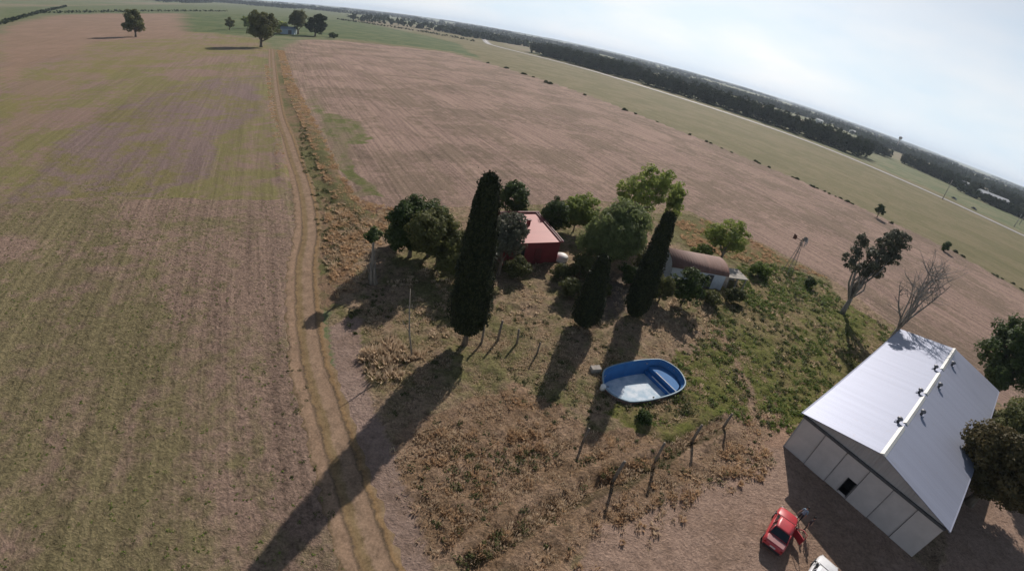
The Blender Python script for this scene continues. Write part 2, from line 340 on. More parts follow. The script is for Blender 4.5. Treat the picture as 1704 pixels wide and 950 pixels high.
# strips: track and highway
def strip(name, line, hw, mat_, z, k=10, step=None, jit=0.0, seed=1):
    pts = [Vector((x, y, 0)) for x, y in line]; out = []
    for i in range(len(pts) - 1):       # Catmull-Rom
        p0, p1, p2, p3 = pts[max(i - 1, 0)], pts[i], pts[i + 1], pts[min(i + 2, len(pts) - 1)]
        m = max(2, int((p2 - p1).length / step)); m = min(m, 400)
        for j in range(m):
            t = j / m
            out.append(.5 * ((2 * p1) + (p2 - p0) * t + (2 * p0 - 5 * p1 + 4 * p2 - p3) * t * t + (3 * p1 - p0 - 3 * p2 + p3) * t ** 3))
    out.append(pts[-1]); rnd = random.Random(seed); V = []; U = []; s = 0
    for i, p in enumerate(out):
        t = (out[min(i + 1, len(out) - 1)] - out[max(i - 1, 0)]).normalized(); nn = Vector((-t.y, t.x, 0))
        if i: s += (p - out[i - 1]).length
        for j in range(k + 1):
            u = j / k * 2 - 1; w = hw * u + (rnd.uniform(-jit, jit) if j in (0, k) else 0)
            q = p + nn * w; V.append((q.x, q.y, z + (0 if j not in (0, k) else -.03))); U.append((u * .5 + .5, s * .01, 0))
    F = [(i * (k + 1) + j, i * (k + 1) + j + 1, (i + 1) * (k + 1) + j + 1, (i + 1) * (k + 1) + j) for i in range(len(out) - 1) for j in range(k)]
    o = qmesh(name, V, F, mat_, smooth=True, cols={'strip': np.array(U)}); tag(o, kind='structure'); return o
tm, n, l, b = nmat('dirt_track')
geo = n.new('ShaderNodeNewGeometry'); pos = geo.outputs['Position']
a_ = n.new('ShaderNodeAttribute'); a_.attribute_name = 'strip'; sp = n.new('ShaderNodeSeparateColor'); l.new(a_.outputs['Color'], sp.inputs[0])
g1 = noise_node(n, l, pos, 1.1, 6, .7); g2 = noise_node(n, l, pos, 7, 4, .7)
u = mathn(n, l, 'ADD', sp.outputs[0], mathn(n, l, 'MULTIPLY', mathn(n, l, 'SUBTRACT', g1, .5), .26))
cr = n.new('ShaderNodeValToRGB'); l.new(u, cr.inputs[0]); e = cr.color_ramp.elements
cols = [(0, (.17, .12, .07)), (.07, (.27, .185, .122)), (.24, (.28, .19, .128)), (.29, (.14, .10, .065)), (.34, (.22, .15, .08)), (.46, (.205, .148, .08)), (.53, (.255, .178, .12)), (.70, (.27, .185, .125)), (.77, (.25, .172, .115)), (.81, (.125, .09, .058)), (.87, (.24, .155, .078)), (.98, (.21, .15, .09))]
e[0].position = cols[0][0]; e[0].color = (*cols[0][1], 1); e[1].position = cols[-1][0]; e[1].color = (*cols[-1][1], 1)
for p_, c in cols[1:-1]: x = e.new(p_); x.color = (*c, 1)
cv = n.new('ShaderNodeVectorMath'); cv.operation = 'SCALE'; l.new(cr.outputs[0], cv.inputs[0]); l.new(maprange(n, l, mathn(n, l, 'ADD', mathn(n, l, 'MULTIPLY', g1, .5), mathn(n, l, 'MULTIPLY', g2, .5)), .36, .64, .5, 1.25), cv.inputs['Scale'])
l.new(cv.outputs[0], b.inputs['Base Color']); b.inputs['Roughness'].default_value = .95; b.inputs['Specular IOR Level'].default_value = .1
bp = n.new('ShaderNodeBump'); bp.inputs['Distance'].default_value = .08; l.new(cr.outputs[0], bp.inputs['Height']); l.new(bp.outputs[0], b.inputs['Normal'])
strip('dirt_track', TRACK, 1.65, tm, .03, 14, .5, .25)
hm = mat('asphalt_highway', (.28, .265, .25), .8, var=.1, scale=.3)
HWY = P((798, 59), (803, 62), (811, 72), (824, 77), (863, 87), (1036.6, 132.7), (1140, 166.8), (1275, 211), (1436.5, 268.5), (1574.7, 329), (1704, 393)) + [(300, 150), (325, 60)]
HWY[4:11] = [tuple(Vector(HWY[4]).lerp(Vector(HWY[10]), .0 + i / 6) * .5 + Vector(HWY[4 + i]) * .5) for i in range(7)]
strip('highway', HWY, 4.6, hm, .25, 4, 8)
lm_ = mat('highway_line_paint', (.75, .74, .68), .6, var=.05)
strip('road_marking', HWY, .35, lm_, .32, 2, 8)

# ------------------------------------------------------------------ foliage builders
def leaf_quads(rng, C_, Nrm, size, aspect=1.6, up=0.0):
    n_ = len(C_); Nrm = Nrm + rng.normal(0, .55, (n_, 3)); Nrm /= np.linalg.norm(Nrm, axis=1)[:, None] + 1e-9
    a = rng.normal(0, 1, (n_, 3)); a[:, 2] += up; a -= (a * Nrm).sum(1)[:, None] * Nrm; a /= np.linalg.norm(a, axis=1)[:, None] + 1e-9
    b_ = np.cross(Nrm, a); s = size * rng.uniform(.6, 1.3, n_)[:, None]
    V = np.stack([C_ - a * s * aspect / 2, C_ + b_ * s * .5, C_ + a * s * aspect / 2, C_ - b_ * s * .5], 1).reshape(-1, 3)
    F = np.arange(n_ * 4).reshape(-1, 4); return V, F
def crown_points(rng, lobes, clumps, per, cr):
    """leaf centres gathered in clumps spread through a set of ellipsoid lobes"""
    Cs, Ns, T = [], [], []
    vol = np.array([l_[3] * l_[4] * l_[5] for l_ in lobes]) ** .67; vol /= vol.sum()
    for l_, w in zip(lobes, vol):
        c0 = np.array(l_[:3]); r0 = np.array(l_[3:])
        k = max(3, int(clumps * w)); d = rng.normal(0, 1, (k, 3)); d /= np.linalg.norm(d, axis=1)[:, None]
        rad = rng.uniform(.12, 1, k) ** .45 * .92
        cc = c0 + d * rad[:, None] * r0; cs = cr * rng.uniform(.6, 1.3, k); tt = rng.uniform(0, 1, k)
        m = np.repeat(np.arange(k), per); e_ = rng.normal(0, 1, (len(m), 3)); e_ /= np.linalg.norm(e_, axis=1)[:, None]
        p = cc[m] + e_ * (cs[m] * rng.uniform(.35, 1, len(m)) ** .5)[:, None] * np.array([1, 1, .75])
        Cs.append(p); Ns.append(e_ * .8 + d[m] * .5 + [0, 0, .35]); T.append(np.clip(tt[m] * .6 + rng.uniform(0, .4, len(m)), 0, 1))
    return np.concatenate(Cs), np.concatenate(Ns), np.concatenate(T)
def auto_lobes(rng, h, r, base, n_=6, squash=1.0):
    zc = base + (h - base) * .5; hz = (h - base) / 2
    L = [(0, 0, zc, r * .72, r * .72, hz * .85)]
    for i in range(n_):
        a = rng.uniform(0, 2 * math.pi); q = rng.uniform(.35, .62); zz = zc + rng.uniform(-.5, .6) * hz
        s = rng.uniform(.32, .52)
        L.append((math.cos(a) * r * q, math.sin(a) * r * q, zz, r * s, r * s, hz * s * squash * 1.1))
    L.append((rng.uniform(-.2, .2) * r, rng.uniform(-.2, .2) * r, zc + hz * .6, r * .45, r * .45, hz * .4))
    return L
def trunk_mesh(rng, h0, r0, targets, lean=(0, 0), bark='bark', parent=None, twist=.12, sides=7, twigs=0):
    m = MB(); top = Vector((lean[0], lean[1], h0)); pts = [Vector((0, 0, -.15)), Vector((lean[0] * .3, lean[1] * .3, h0 * .35)), Vector((lean[0] * .7 + rng.normal() * .05, lean[1] * .7, h0 * .7)), top]
    m.tube(pts, [r0 * 1.35, r0, r0 * .9, r0 * .8], sides)
    for t in targets:
        t = Vector([float(c) for c in t]); mid = top.lerp(t, .45) + Vector((rng.normal(), rng.normal(), abs(rng.normal()))) * twist * (t - top).length * .6
        s = top - Vector((0, 0, rng.uniform(0, h0 * .25))); L = (t - s).length
        q = s.lerp(mid, .5) + Vector((rng.normal(), rng.normal(), 0)) * .04 * L; rr = r0 * rng.uniform(.38, .6)
        m.tube([s, q, mid, t], [rr, rr * .8, rr * .55, .02], 5, False)
        for _ in range(twigs):
            a = mid.lerp(t, rng.uniform(-.3, .8)); e_ = a + Vector((rng.normal() * .8, rng.normal() * .8, rng.uniform(.3, 1.6))) * L * .16
            k_ = a.lerp(e_, .5) + Vector((rng.normal(), rng.normal(), 0)) * L * .02
            m.tube([a, k_, e_], [rr * .3, rr * .2, .012], 4, False)
            for _ in range(2):
                a2 = k_.lerp(e_, rng.uniform(0, .8)); e2 = a2 + Vector((rng.normal() * .8, rng.normal() * .8, rng.uniform(.2, 1.2))) * L * .07
                m.tube([a2, e2], [rr * .14, .008], 3, False)
    return m.build('trunk', M[bark], parent, smooth=True)
def tree(name, label, cat, x, y, h, r, base, mat_, clumps, per, leaf, cr, seed, trunk=.22, bark='bark', lobes=None, group=None, limbs=8, sq=1.0, aspect=1.6, up=0.0, lean=(0, 0)):
    rng = np.random.default_rng(seed)
    o = empty(name, (x, y, 0), label=label, cat=cat, group=group)
    L = lobes or auto_lobes(rng, h, r, base, squash=sq)
    C_, N_, T_ = crown_points(rng, L, clumps, per, cr); C_[:, 2] = np.maximum(C_[:, 2], .05)
    V, F = leaf_quads(rng, C_, N_, leaf, aspect, up); qmesh('crown', V, F, M[mat_], o, tint=T_)
    idx = rng.choice(len(C_), limbs); trunk_mesh(rng, max(base * .9, h * .18), trunk, C_[idx] * np.array([.9, .9, .97]), bark=bark, parent=o, lean=lean)
    return o

def cypress(label, x, y, h, r, seed, base=.9, leafs=9000, lean=(0, 0)):
    rng = np.random.default_rng(seed); o = empty('cypress_tree', (x, y, 0), label=label, cat='tree', group='columnar cypresses in the farmyard')
    def prof(t): return r * np.minimum(1, (.45 + 3.0 * t ** .8)) * np.clip(1.0 - .60 * np.clip((t - .22) / .78, 0, 1) ** 1.25, .2, 1) * np.where(t > .97, .75, 1)
    ns, nr = 28, 46; tt = np.linspace(0, 1, nr); V = []
    ang = np.linspace(0, 2 * np.pi, ns, endpoint=False)
    for t in tt:
        rr = prof(t) * (.78 + .26 * vnoise(ang * 2.5 + 7, np.full(ns, t * 11), seed)); rr = rr * (0.02 if t in (0.0,) else 1)
        V.append(np.stack([rr * np.cos(ang), rr * np.sin(ang), np.full(ns, base + t * (h - base) * .97)], 1))
    V = np.concatenate(V); F = np.array([(i * ns + j, i * ns + (j + 1) % ns, (i + 1) * ns + (j + 1) % ns, (i + 1) * ns + j) for i in range(nr - 1) for j in range(ns)])
    k = leafs; t = rng.uniform(0, 1, k) ** .9; a = rng.uniform(0, 2 * np.pi, k); bulge = .80 + .30 * vnoise(a * 2.5 + 7, t * 11, seed)
    # upright tufts that break the outline
    rad = prof(t) * bulge * rng.uniform(.84, 1.15, k); C_ = np.stack([rad * np.cos(a), rad * np.sin(a), base + t * (h - base)], 1)
    top = rng.normal(0, 1, (500, 3)) * [r * .18, r * .18, .22] + [0, 0, h - .35]; C_ = np.concatenate([C_, top]); a = np.concatenate([a, rng.uniform(0, 6.28, 500)])
    N_ = np.stack([np.cos(a), np.sin(a), np.full(len(a), .15)], 1)
    V2, F2 = leaf_quads(rng, C_, N_, .14, 1.9, up=1.5)
    qmesh('crown', np.concatenate([V, V2]), np.concatenate([F, F2 + len(V)]), M['cypress'], o, tint=np.concatenate([np.full(len(F), .1), rng.uniform(0, 1, len(F2))]))
    MB().tube([(0, 0, -.15), (lean[0] * .5, lean[1] * .5, base * .6), (0, 0, base + 1.2)], [.30, .22, .2], 9).build('trunk', M['bark'], o, True)
    return o

# ------------------------------------------------------------------ hangar
def hp(u, v, z): return (u, v, z)
W, Lh, HE, HR = 12.5, 31.6, 3.8, 5.25
hang = empty('hangar', (HO.x, HO.y, 0), hth, label='long grey metal farm hangar with gabled sheet roof beside the red car', cat='hangar')
def wave_metal(name, col, axis_, period, rough, metal, depth=.03, var=.08):
    m, n, l, b = nmat(name); tc = n.new('ShaderNodeTexCoord'); w = n.new('ShaderNodeTexWave'); w.bands_direction = axis_
    w.inputs['Scale'].default_value = 1 / period * .314; l.new(tc.outputs['Object'], w.inputs['Vector'])
    mpp = n.new('ShaderNodeMapping'); mpp.inputs['Scale'].default_value = (.04, 1.1, .04) if axis_ == 'Y' else (1.1, .04, .04); l.new(tc.outputs['Object'], mpp.inputs[0]); f = noise_node(n, l, mpp.outputs[0], 1.0, 4, .7); f2 = noise_node(n, l, tc.outputs['Object'], 3.0, 4, .6)
    c = mixc(n, l, maprange(n, l, f, .35, .65), tuple(x * (1 - 2 * var) for x in col), col)
    l.new(mixc(n, l, maprange(n, l, f2, .62, .75, 0, .35), c, (.28, .22, .17)), b.inputs['Base Color'])
    b.inputs['Roughness'].default_value = rough; b.inputs['Metallic'].default_value = metal
    bp = n.new('ShaderNodeBump'); bp.inputs['Distance'].default_value = depth; bp.inputs['Strength'].default_value = .7
    l.new(w.outputs['Fac'], bp.inputs['Height']); l.new(bp.outputs[0], b.inputs['Normal']); return m
roofm = wave_metal('galvanised_roof_sheet', (.295, .32, .40), 'Y', .35, .6, .5, .008, .05)
wallm = wave_metal('grey_wall_sheet', (.38, .35, .335), 'X', .28, .6, .1)
wallm2 = wave_metal('grey_side_sheet', (.34, .33, .32), 'Y', .28, .6, .1)
panelm = mat('door_panel_grey', (.52, .465, .435), .6, var=.07, scale=.8)
seam = mat('dark_steel', (.07, .07, .075), .6); whitecap = mat('white_ridge_metal', (.66, .65, .60), .5, var=.05)
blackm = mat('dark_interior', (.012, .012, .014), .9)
# walls (thin solids)
MB().box((.06, Lh / 2, HE / 2 - .05), (.12, Lh - .02, HE + .1)).build('side_wall', wallm2, hang)
MB().box((W - .06, Lh / 2, HE / 2 - .05), (.12, Lh - .02, HE + .1)).build('side_wall', wallm2, hang)
def gable(y0, y1, z0):
    m = MB(); v = []
    for y in (y0, y1): v += [(0, y, z0), (W, y, z0), (W, y, HE), (W / 2, y, HR), (0, y, HE)]
    return m.add(v, [(0, 1, 2, 3, 4), (9, 8, 7, 6, 5)] + [(i, (i + 1) % 5, 5 + (i + 1) % 5, 5 + i) for i in range(5)])
gable(Lh - .14, Lh - .02, -.1).build('rear_wall', wallm, hang)
m = MB(); v = []
for y in (.02, .14): v += [(0.13, y, HE - .42), (W - .13, y, HE - .42), (W - .13, y, HE + .02), (W / 2, y, HR - .02), (.13, y, HE + .02)]
m.add(v, [(0, 1, 2, 3, 4), (9, 8, 7, 6, 5)] + [(i, (i + 1) % 5, 5 + (i + 1) % 5, 5 + i) for i in range(5)]).build('gable_cladding', wallm, hang)
edges = [0.0, 2.2, 4.25, 6.35, 8.4, 10.45, W]
DX0, DX1, DZ0, DZ1 = 5.5, 6.22, .22, 1.75
for i in range(6):
    a, b_ = edges[i] + .02, edges[i + 1] - .02; m = MB(); yy = .0 if i % 2 else .06
    if a < DX0 < b_:
        for (x0, x1, z0, z1) in ((a, DX0, 0, HE - .3), (DX1, b_, 0, HE - .3), (DX0, DX1, 0, DZ0), (DX0, DX1, DZ1, HE - .3)):
            m.box(((x0 + x1) / 2, yy, (z0 + z1) / 2), (x1 - x0, .05, z1 - z0))
    else: m.box(((a + b_) / 2, yy, (HE - .3) / 2), (b_ - a, .05, HE - .3))
    m.build('door_panel', panelm, hang)
greyseam = mat('grey_steel', (.15, .145, .14), .7)
for x in edges[1:-1]: MB().box((x, -.03, (HE - .3) / 2), (.035, .05, HE - .32)).build('panel_seam', greyseam, hang)
MB().box((W / 2, -.06, HE - .2), (W + .06, .14, .22)).build('door_rail', seam, hang)
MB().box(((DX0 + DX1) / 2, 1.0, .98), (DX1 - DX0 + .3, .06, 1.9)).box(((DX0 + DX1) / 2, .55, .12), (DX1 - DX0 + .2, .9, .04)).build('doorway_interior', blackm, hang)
MB().box((DX0 - .03, -.05, .98), (.06, .06, 1.6)).box((DX1 + .03, -.05, .98), (.06, .06, 1.6)).build('door_frame', seam, hang)
# roof slopes
sl = (HR - HE) / (W / 2)
def slope(sx):
    x0 = -.2 if sx < 0 else W + .2; z0 = HE - .2 * sl + .04; xm = W / 2; zm = HR + .04; m = MB(); v = []
    for z in (0, .05):
        for (x, zz) in ((x0, z0), (xm, zm)):
            for y in (-.22, Lh + .15): v.append((x, y, zz + z))
    return m.add(v, [(0, 1, 3, 2), (4, 6, 7, 5), (0, 4, 5, 1), (2, 3, 7, 6), (0, 2, 6, 4), (1, 5, 7, 3)])
slope(-1).build('roof_slope', roofm, hang); slope(1).build('roof_slope', roofm, hang)
def rail(x, y0, y1): return MB().box((x, (y0 + y1) / 2, HE - .2 * sl + .02), (.12, y1 - y0, .12))
rail(-.27, -.22, Lh).build('gutter', roofm, hang); rail(W + .27, -.22, Lh).build('gutter', roofm, hang)
for y0, y1 in ((-.25, 5.4), (6.2, 13.2), (14.1, 21.0), (22.6, 31.7)):
    m = MB(); v = []
    for y in (y0, y1): v += [(W / 2 - .24, y, HR + .05), (W / 2, y, HR + .22), (W / 2 + .24, y, HR + .05)]
    m.add(v, [(0, 2, 1), (3, 4, 5), (0, 1, 4, 3), (1, 2, 5, 4), (0, 3, 5, 2)]).build('ridge_cap', whitecap, hang)
steel_v = mat('vent_zinc', (.20, .20, .21), .5, .4)
for x, y in ((5.68, 5.8), (5.68, 13.6), (5.6, 21.7), (6.85, 9.8), (6.85, 17.8), (6.85, 25.9)):
    z = HR - abs(x - W / 2) * sl; s_ = MB()
    st_ = s_.tube([(x, y, z), (x, y, z + .42)], .13, 12).build('roof_vent', seam, hang)
    MB().tube([(x, y, z + .38), (x, y, z + .48), (x, y, z + .62), (x, y, z + .67)], [.19, .26, .20, .05], 12).build('vent_cap', steel_v, st_, True)
    MB().box((x, y + .05, z + .06), (.5, .5, .1)).build('vent_flashing', roofm, st_)

# ------------------------------------------------------------------ red house
redwall = mat('dark_red_wall_paint', (.22, .024, .028), .75, var=.12, scale=1.5)
redroof = wave_metal('red_roof_sheet', (.40, .11, .095), 'Y', .3, .6, .0, .02)
redtrim = mat('dark_red_trim', (.16, .02, .022), .6)
white = mat('white_paint', (.74, .73, .70), .6, var=.06)
glass = mat('dark_glass', (.02, .025, .03), .08, var=.1)
hw_, hd = 7.4, 6.6
hs = empty('red_house', (-1.75, 46.9, 0), R(30), label='small red house with pink sheet roof among the trees', cat='house')
def wallbox(m, x0, x1, y0, y1, z0, z1): return m.box(((x0 + x1) / 2, (y0 + y1) / 2, (z0 + z1) / 2), (x1 - x0, y1 - y0, z1 - z0))
wallbox(MB(), 0, hw_, 0, .2, -.1, 2.9).build('wall', redwall, hs); wallbox(MB(), 0, hw_, hd - .2, hd, -.1, 3.5).build('wall', redwall, hs)
for x in (0, hw_ - .2):
    m = MB(); v = [(x, .2, -.1), (x, hd - .2, -.1), (x, hd - .2, 3.5), (x, .2, 2.9), (x + .2, .2, -.1), (x + .2, hd - .2, -.1), (x + .2, hd - .2, 3.5), (x + .2, .2, 2.9)]
    m.add(v, [(0, 1, 2, 3), (7, 6, 5, 4), (0, 4, 5, 1), (1, 5, 6, 2), (2, 6, 7, 3), (3, 7, 4, 0)]).build('wall', redwall, hs)
m = MB(); v = []
for z in (0, .07):
    v += [(-.25, -.35, 2.93 + z), (hw_ + .2, -.35, 2.93 + z), (hw_ + .2, hd + .1, 3.56 + z), (-.25, hd + .1, 3.56 + z)]
rf = m.add(v, [(0, 3, 2, 1), (4, 5, 6, 7), (0, 1, 5, 4), (1, 2, 6, 5), (2, 3, 7, 6), (3, 0, 4, 7)]).build('roof', redroof, hs)
MB().box((hw_ / 2, hd + .08, 3.70), (hw_ + .5, .22, .26)).build('ridge_trim', redtrim, rf)
for x in (hw_ + .1, hw_ - .22):
    m = MB(); v = [(x - .05, -.35, 3.0), (x + .05, -.35, 3.0), (x + .05, hd, 3.62), (x - .05, hd, 3.62)]; v += [(a, b_, c + .14) for a, b_, c in v]
    m.add(v, [(0, 3, 2, 1), (4, 5, 6, 7), (0, 1, 5, 4), (1, 2, 6, 5), (2, 3, 7, 6), (3, 0, 4, 7)]).build('verge_trim', redtrim, rf)
MB().box((4.6, 3.6, 3.65), (.35, .35, .8)).box((4.6, 3.6, 4.1), (.5, .5, .1)).build('chimney', redtrim, rf)
wd = MB().box((2.2, -.03, 1.65), (1.1, .05, 1.0)).build('window', glass, hs)
MB().box((2.2, -.05, 2.18), (1.2, .07, .07)).box((2.2, -.05, 1.12), (1.2, .07, .07)).box((1.62, -.05, 1.65), (.07, .07, 1.0)).box((2.78, -.05, 1.65), (.07, .07, 1.0)).build('window_frame', redtrim, wd)
dr = MB().box((4.6, -.03, 1.02), (.9, .05, 2.04)).build('door', redtrim, hs); MB().box((4.95, -.09, 1.0), (.04, .07, .14)).build('door_handle', seam, dr)
# little dome-topped tank to the right of the house
tk = empty('water_tank', (*at(933, 433), 0), label='pale domed tank on the ground beside the red house', cat='tank')
MB().tube([(0, 0, -.05), (0, 0, .55)], .85, 20).build('tank_body', white, tk, True)
MB().tube([(0, 0, .55), (0, 0, .72), (0, 0, .88), (0, 0, .94)], [.88, .74, .42, .12], 20).build('tank_lid', white, tk, True)

# ------------------------------------------------------------------ barrel-roofed shed
rust = wave_metal('rusty_brown_sheet', (.20, .105, .08), 'X', .4, .8, .0, .03, .16)
bluew = mat('pale_blue_white_wall', (.62, .66, .72), .8, var=.1, scale=1.5)
sh = empty('vaulted_shed', (19.4, 51.9, 0), R(7), label='white walled shed with rust brown barrel roof', cat='shed')
sw, sdp, se = 7.8, 4.6, 2.2
wallbox(MB(), 0, sw, 0, .18, -.1, se).build('wall', bluew, sh); wallbox(MB(), 0, sw, sdp - .18, sdp, -.1, se).build('wall', bluew, sh)
arc = [(sdp / 2 - (sdp / 2 + .15) * math.cos(a), se + 1.05 * math.sin(a)) for a in np.linspace(0, math.pi, 15)]
for x in (.0, sw - .18):
    m = MB(); pr = [(.18, -.1), (sdp - .18, -.1), (sdp - .18, se)] + [(sdp / 2 + (sdp / 2 - .18) * math.cos(a), se + .95 * math.sin(a)) for a in np.linspace(0.05, math.pi - .05, 13)] + [(.18, se)]
    k = len(pr); m.add([(x, y, z) for y, z in pr] + [(x + .18, y, z) for y, z in pr], [tuple(range(k)), tuple(range(2 * k - 1, k - 1, -1))] + [(i, (i + 1) % k, k + (i + 1) % k, k + i) for i in range(k)]).build('gable_wall', bluew, sh)
m = MB(); k = len(arc); v = [(x, y, z + t) for t in (0, .06) for x in (-.3, sw + .3) for y, z in arc]
f = []
for i in range(k - 1):
    f += [(i, i + 1, k + i + 1, k + i), (2 * k + i, 3 * k + i, 3 * k + i + 1, 2 * k + i + 1), (i, 2 * k + i, 2 * k + i + 1, i + 1), (k + i, k + i + 1, 3 * k + i + 1, 3 * k + i)]
m.add(v, f).build('barrel_roof', rust, sh, True)
MB().box((5.6, -.03, 1.0), (.9, .05, 2.0)).build('door', seam, sh)
MB().box((3.2, -.03, 1.35), (.9, .05, .8)).build('window', glass, sh)
concrete = mat('weathered_concrete', (.34, .31, .27), .9, var=.15, bump=.01)
lt = empty('lean_to', (28.0, 53.6, 0), R(12), label='low concrete lean-to with flat slab at the right end of the barrel-roofed shed', cat='lean-to')
MB().box((.1, 1.3, .8), (.16, 2.6, 1.8)).build('wall', concrete, lt); MB().box((1.6, 2.5, .8), (2.8, .16, 1.8)).build('wall', concrete, lt)
MB().box((1.5, 1.3, 1.78), (3.2, 2.9, .14)).build('roof_slab', concrete, lt)
for x, y in ((2.9, .1), (1.5, .1)): MB().box((x, y, .8), (.16, .16, 1.8)).build('post', concrete, lt)

# ------------------------------------------------------------------ pool shell
def smooth_closed(pts, m=6):
    out = []; n_ = len(pts); pts = [Vector((*p, 0)) for p in pts]
    for i in range(n_):
        p0, p1, p2, p3 = pts[i - 1], pts[i], pts[(i + 1) % n_], pts[(i + 2) % n_]
        for j in range(m):
            t = j / m; out.append(.5 * ((2 * p1) + (p2 - p0) * t + (2 * p0 - 5 * p1 + 4 * p2 - p3) * t * t + (3 * p1 - p0 - 3 * p2 + p3) * t ** 3))
    return out
pc = Vector((sum(p[0] for p in POOL_RIM) / 14, sum(p[1] for p in POOL_RIM) / 14, 0))
rim = [p - pc for p in smooth_closed(POOL_RIM)]; K = len(rim)
def inset(ring, d):
    out = []
    for i in range(len(ring)):
        t = (ring[(i + 1) % len(ring)] - ring[i - 1]).normalized(); nn = Vector((-t.y, t.x, 0))
        if nn.dot(-ring[i]) < 0: nn = -nn
        out.append(ring[i] + nn * d)
    return out
pool = empty('swimming_pool', (pc.x, pc.y, 0), label='blue fibreglass pool shell with pale floor and rounded ends set in the grass', cat='pool')
bluem = mat('blue_gelcoat', (.028, .150, .370), .8, var=.1, scale=1.2); rimm = mat('pool_rim_cream', (.20, .31, .38), .6, var=.15, scale=2)
rustrim = mat('stained_outer_shell', (.20, .13, .10), .8, var=.2, scale=3)
floorm = mat('pale_pool_floor', (.62, .68, .72), .8, var=.1, scale=1.1, col2=(.36, .48, .56), lo=.38, hi=.6)
def loft(rings, name, m_, smooth=True, cap=False):
    v = []; f = []
    for ring, z in rings: v += [(p.x, p.y, z) for p in ring]
    for a in range(len(rings) - 1):
        for i in range(K): f.append((a * K + i, a * K + (i + 1) % K, (a + 1) * K + (i + 1) % K, (a + 1) * K + i))
    if cap: f.append(tuple((len(rings) - 1) * K + i for i in range(K)))
    return MB().add(v, f).build(name, m_, pool, smooth)
ins = lambda d: inset(rim, d)
loft([(rim, -.25), (ins(-.02), .30)], 'outer_wall', rustrim)
loft([(ins(-.03), .29), (ins(-.04), .34), (ins(.0), .36), (ins(.07), .36), (ins(.10), .33)], 'rim', rimm)
loft([(ins(.095), .35), (ins(.13), .1), (ins(.24), .02), (ins(.32), -.45), (ins(.38), -.85), (ins(.52), -1.0)], 'inner_wall', bluem)
fl = [p for p in ins(.44)]; MB().add([(p.x, p.y, -.99) for p in fl], [tuple(range(K))]).build('floor', floorm, pool)
def clip(poly, p, nrm):
    out = []
    for i in range(len(poly)):
        a, b_ = poly[i], poly[(i + 1) % len(poly)]; da, db = (a - p).dot(nrm), (b_ - p).dot(nrm)
        if da >= 0: out.append(a)
        if (da >= 0) != (db >= 0): out.append(a.lerp(b_, da / (da - db)))
    return out
s0 = Vector((*at(1091.6, 618, -.1), 0)) - pc; s1 = Vector((*at(1126, 651, -.1), 0)) - pc
sn = Vector((-(s1 - s0).y, (s1 - s0).x, 0)).normalized(); sn = sn if sn.x > 0 else -sn
for off, zt, mm in ((0.0, -.22, bluem), (-.34, -.62, bluem)):
    pl = clip(ins(.30 if zt > -.2 else .42), s0 + sn * off, sn)
    if off < 0: 
        pl = clip(pl, s0 + sn * (off + .36), -sn)
    MB().prism([(p.x, p.y) for p in pl], -1.05, zt).build('step', mm, pool)
    a, b_ = s0 + sn * (off + .05), s1 + sn * (off + .05)
    MB().tube([(a.x, a.y, zt + .01), (b_.x, b_.y, zt + .01)], .045, 6).build('step_edge', white, pool)
o = MB().box((0, 0, .2), (.9, .6, .45), R(20)).build('concrete_block', concrete, bevel=.03); o.location = (*at(990, 617), 0)
tag(o, 'pale concrete block on the grass left of the blue pool', 'block')
pf = empty('filter_pump', (*at(1002, 648), 0), label='round pale pool filter standing against the left end of the pool', cat='pump')
MB().tube([(0, 0, 0), (0, 0, .4), (0, 0, .5), (0, 0, .55)], [.24, .24, .18, .06], 14).build('filter_body', white, pf, True)
MB().tube([(0, 0, .3), (.3, .1, .32), (.5, .15, .32)], .04, 8).build('hose', seam, pf, True)

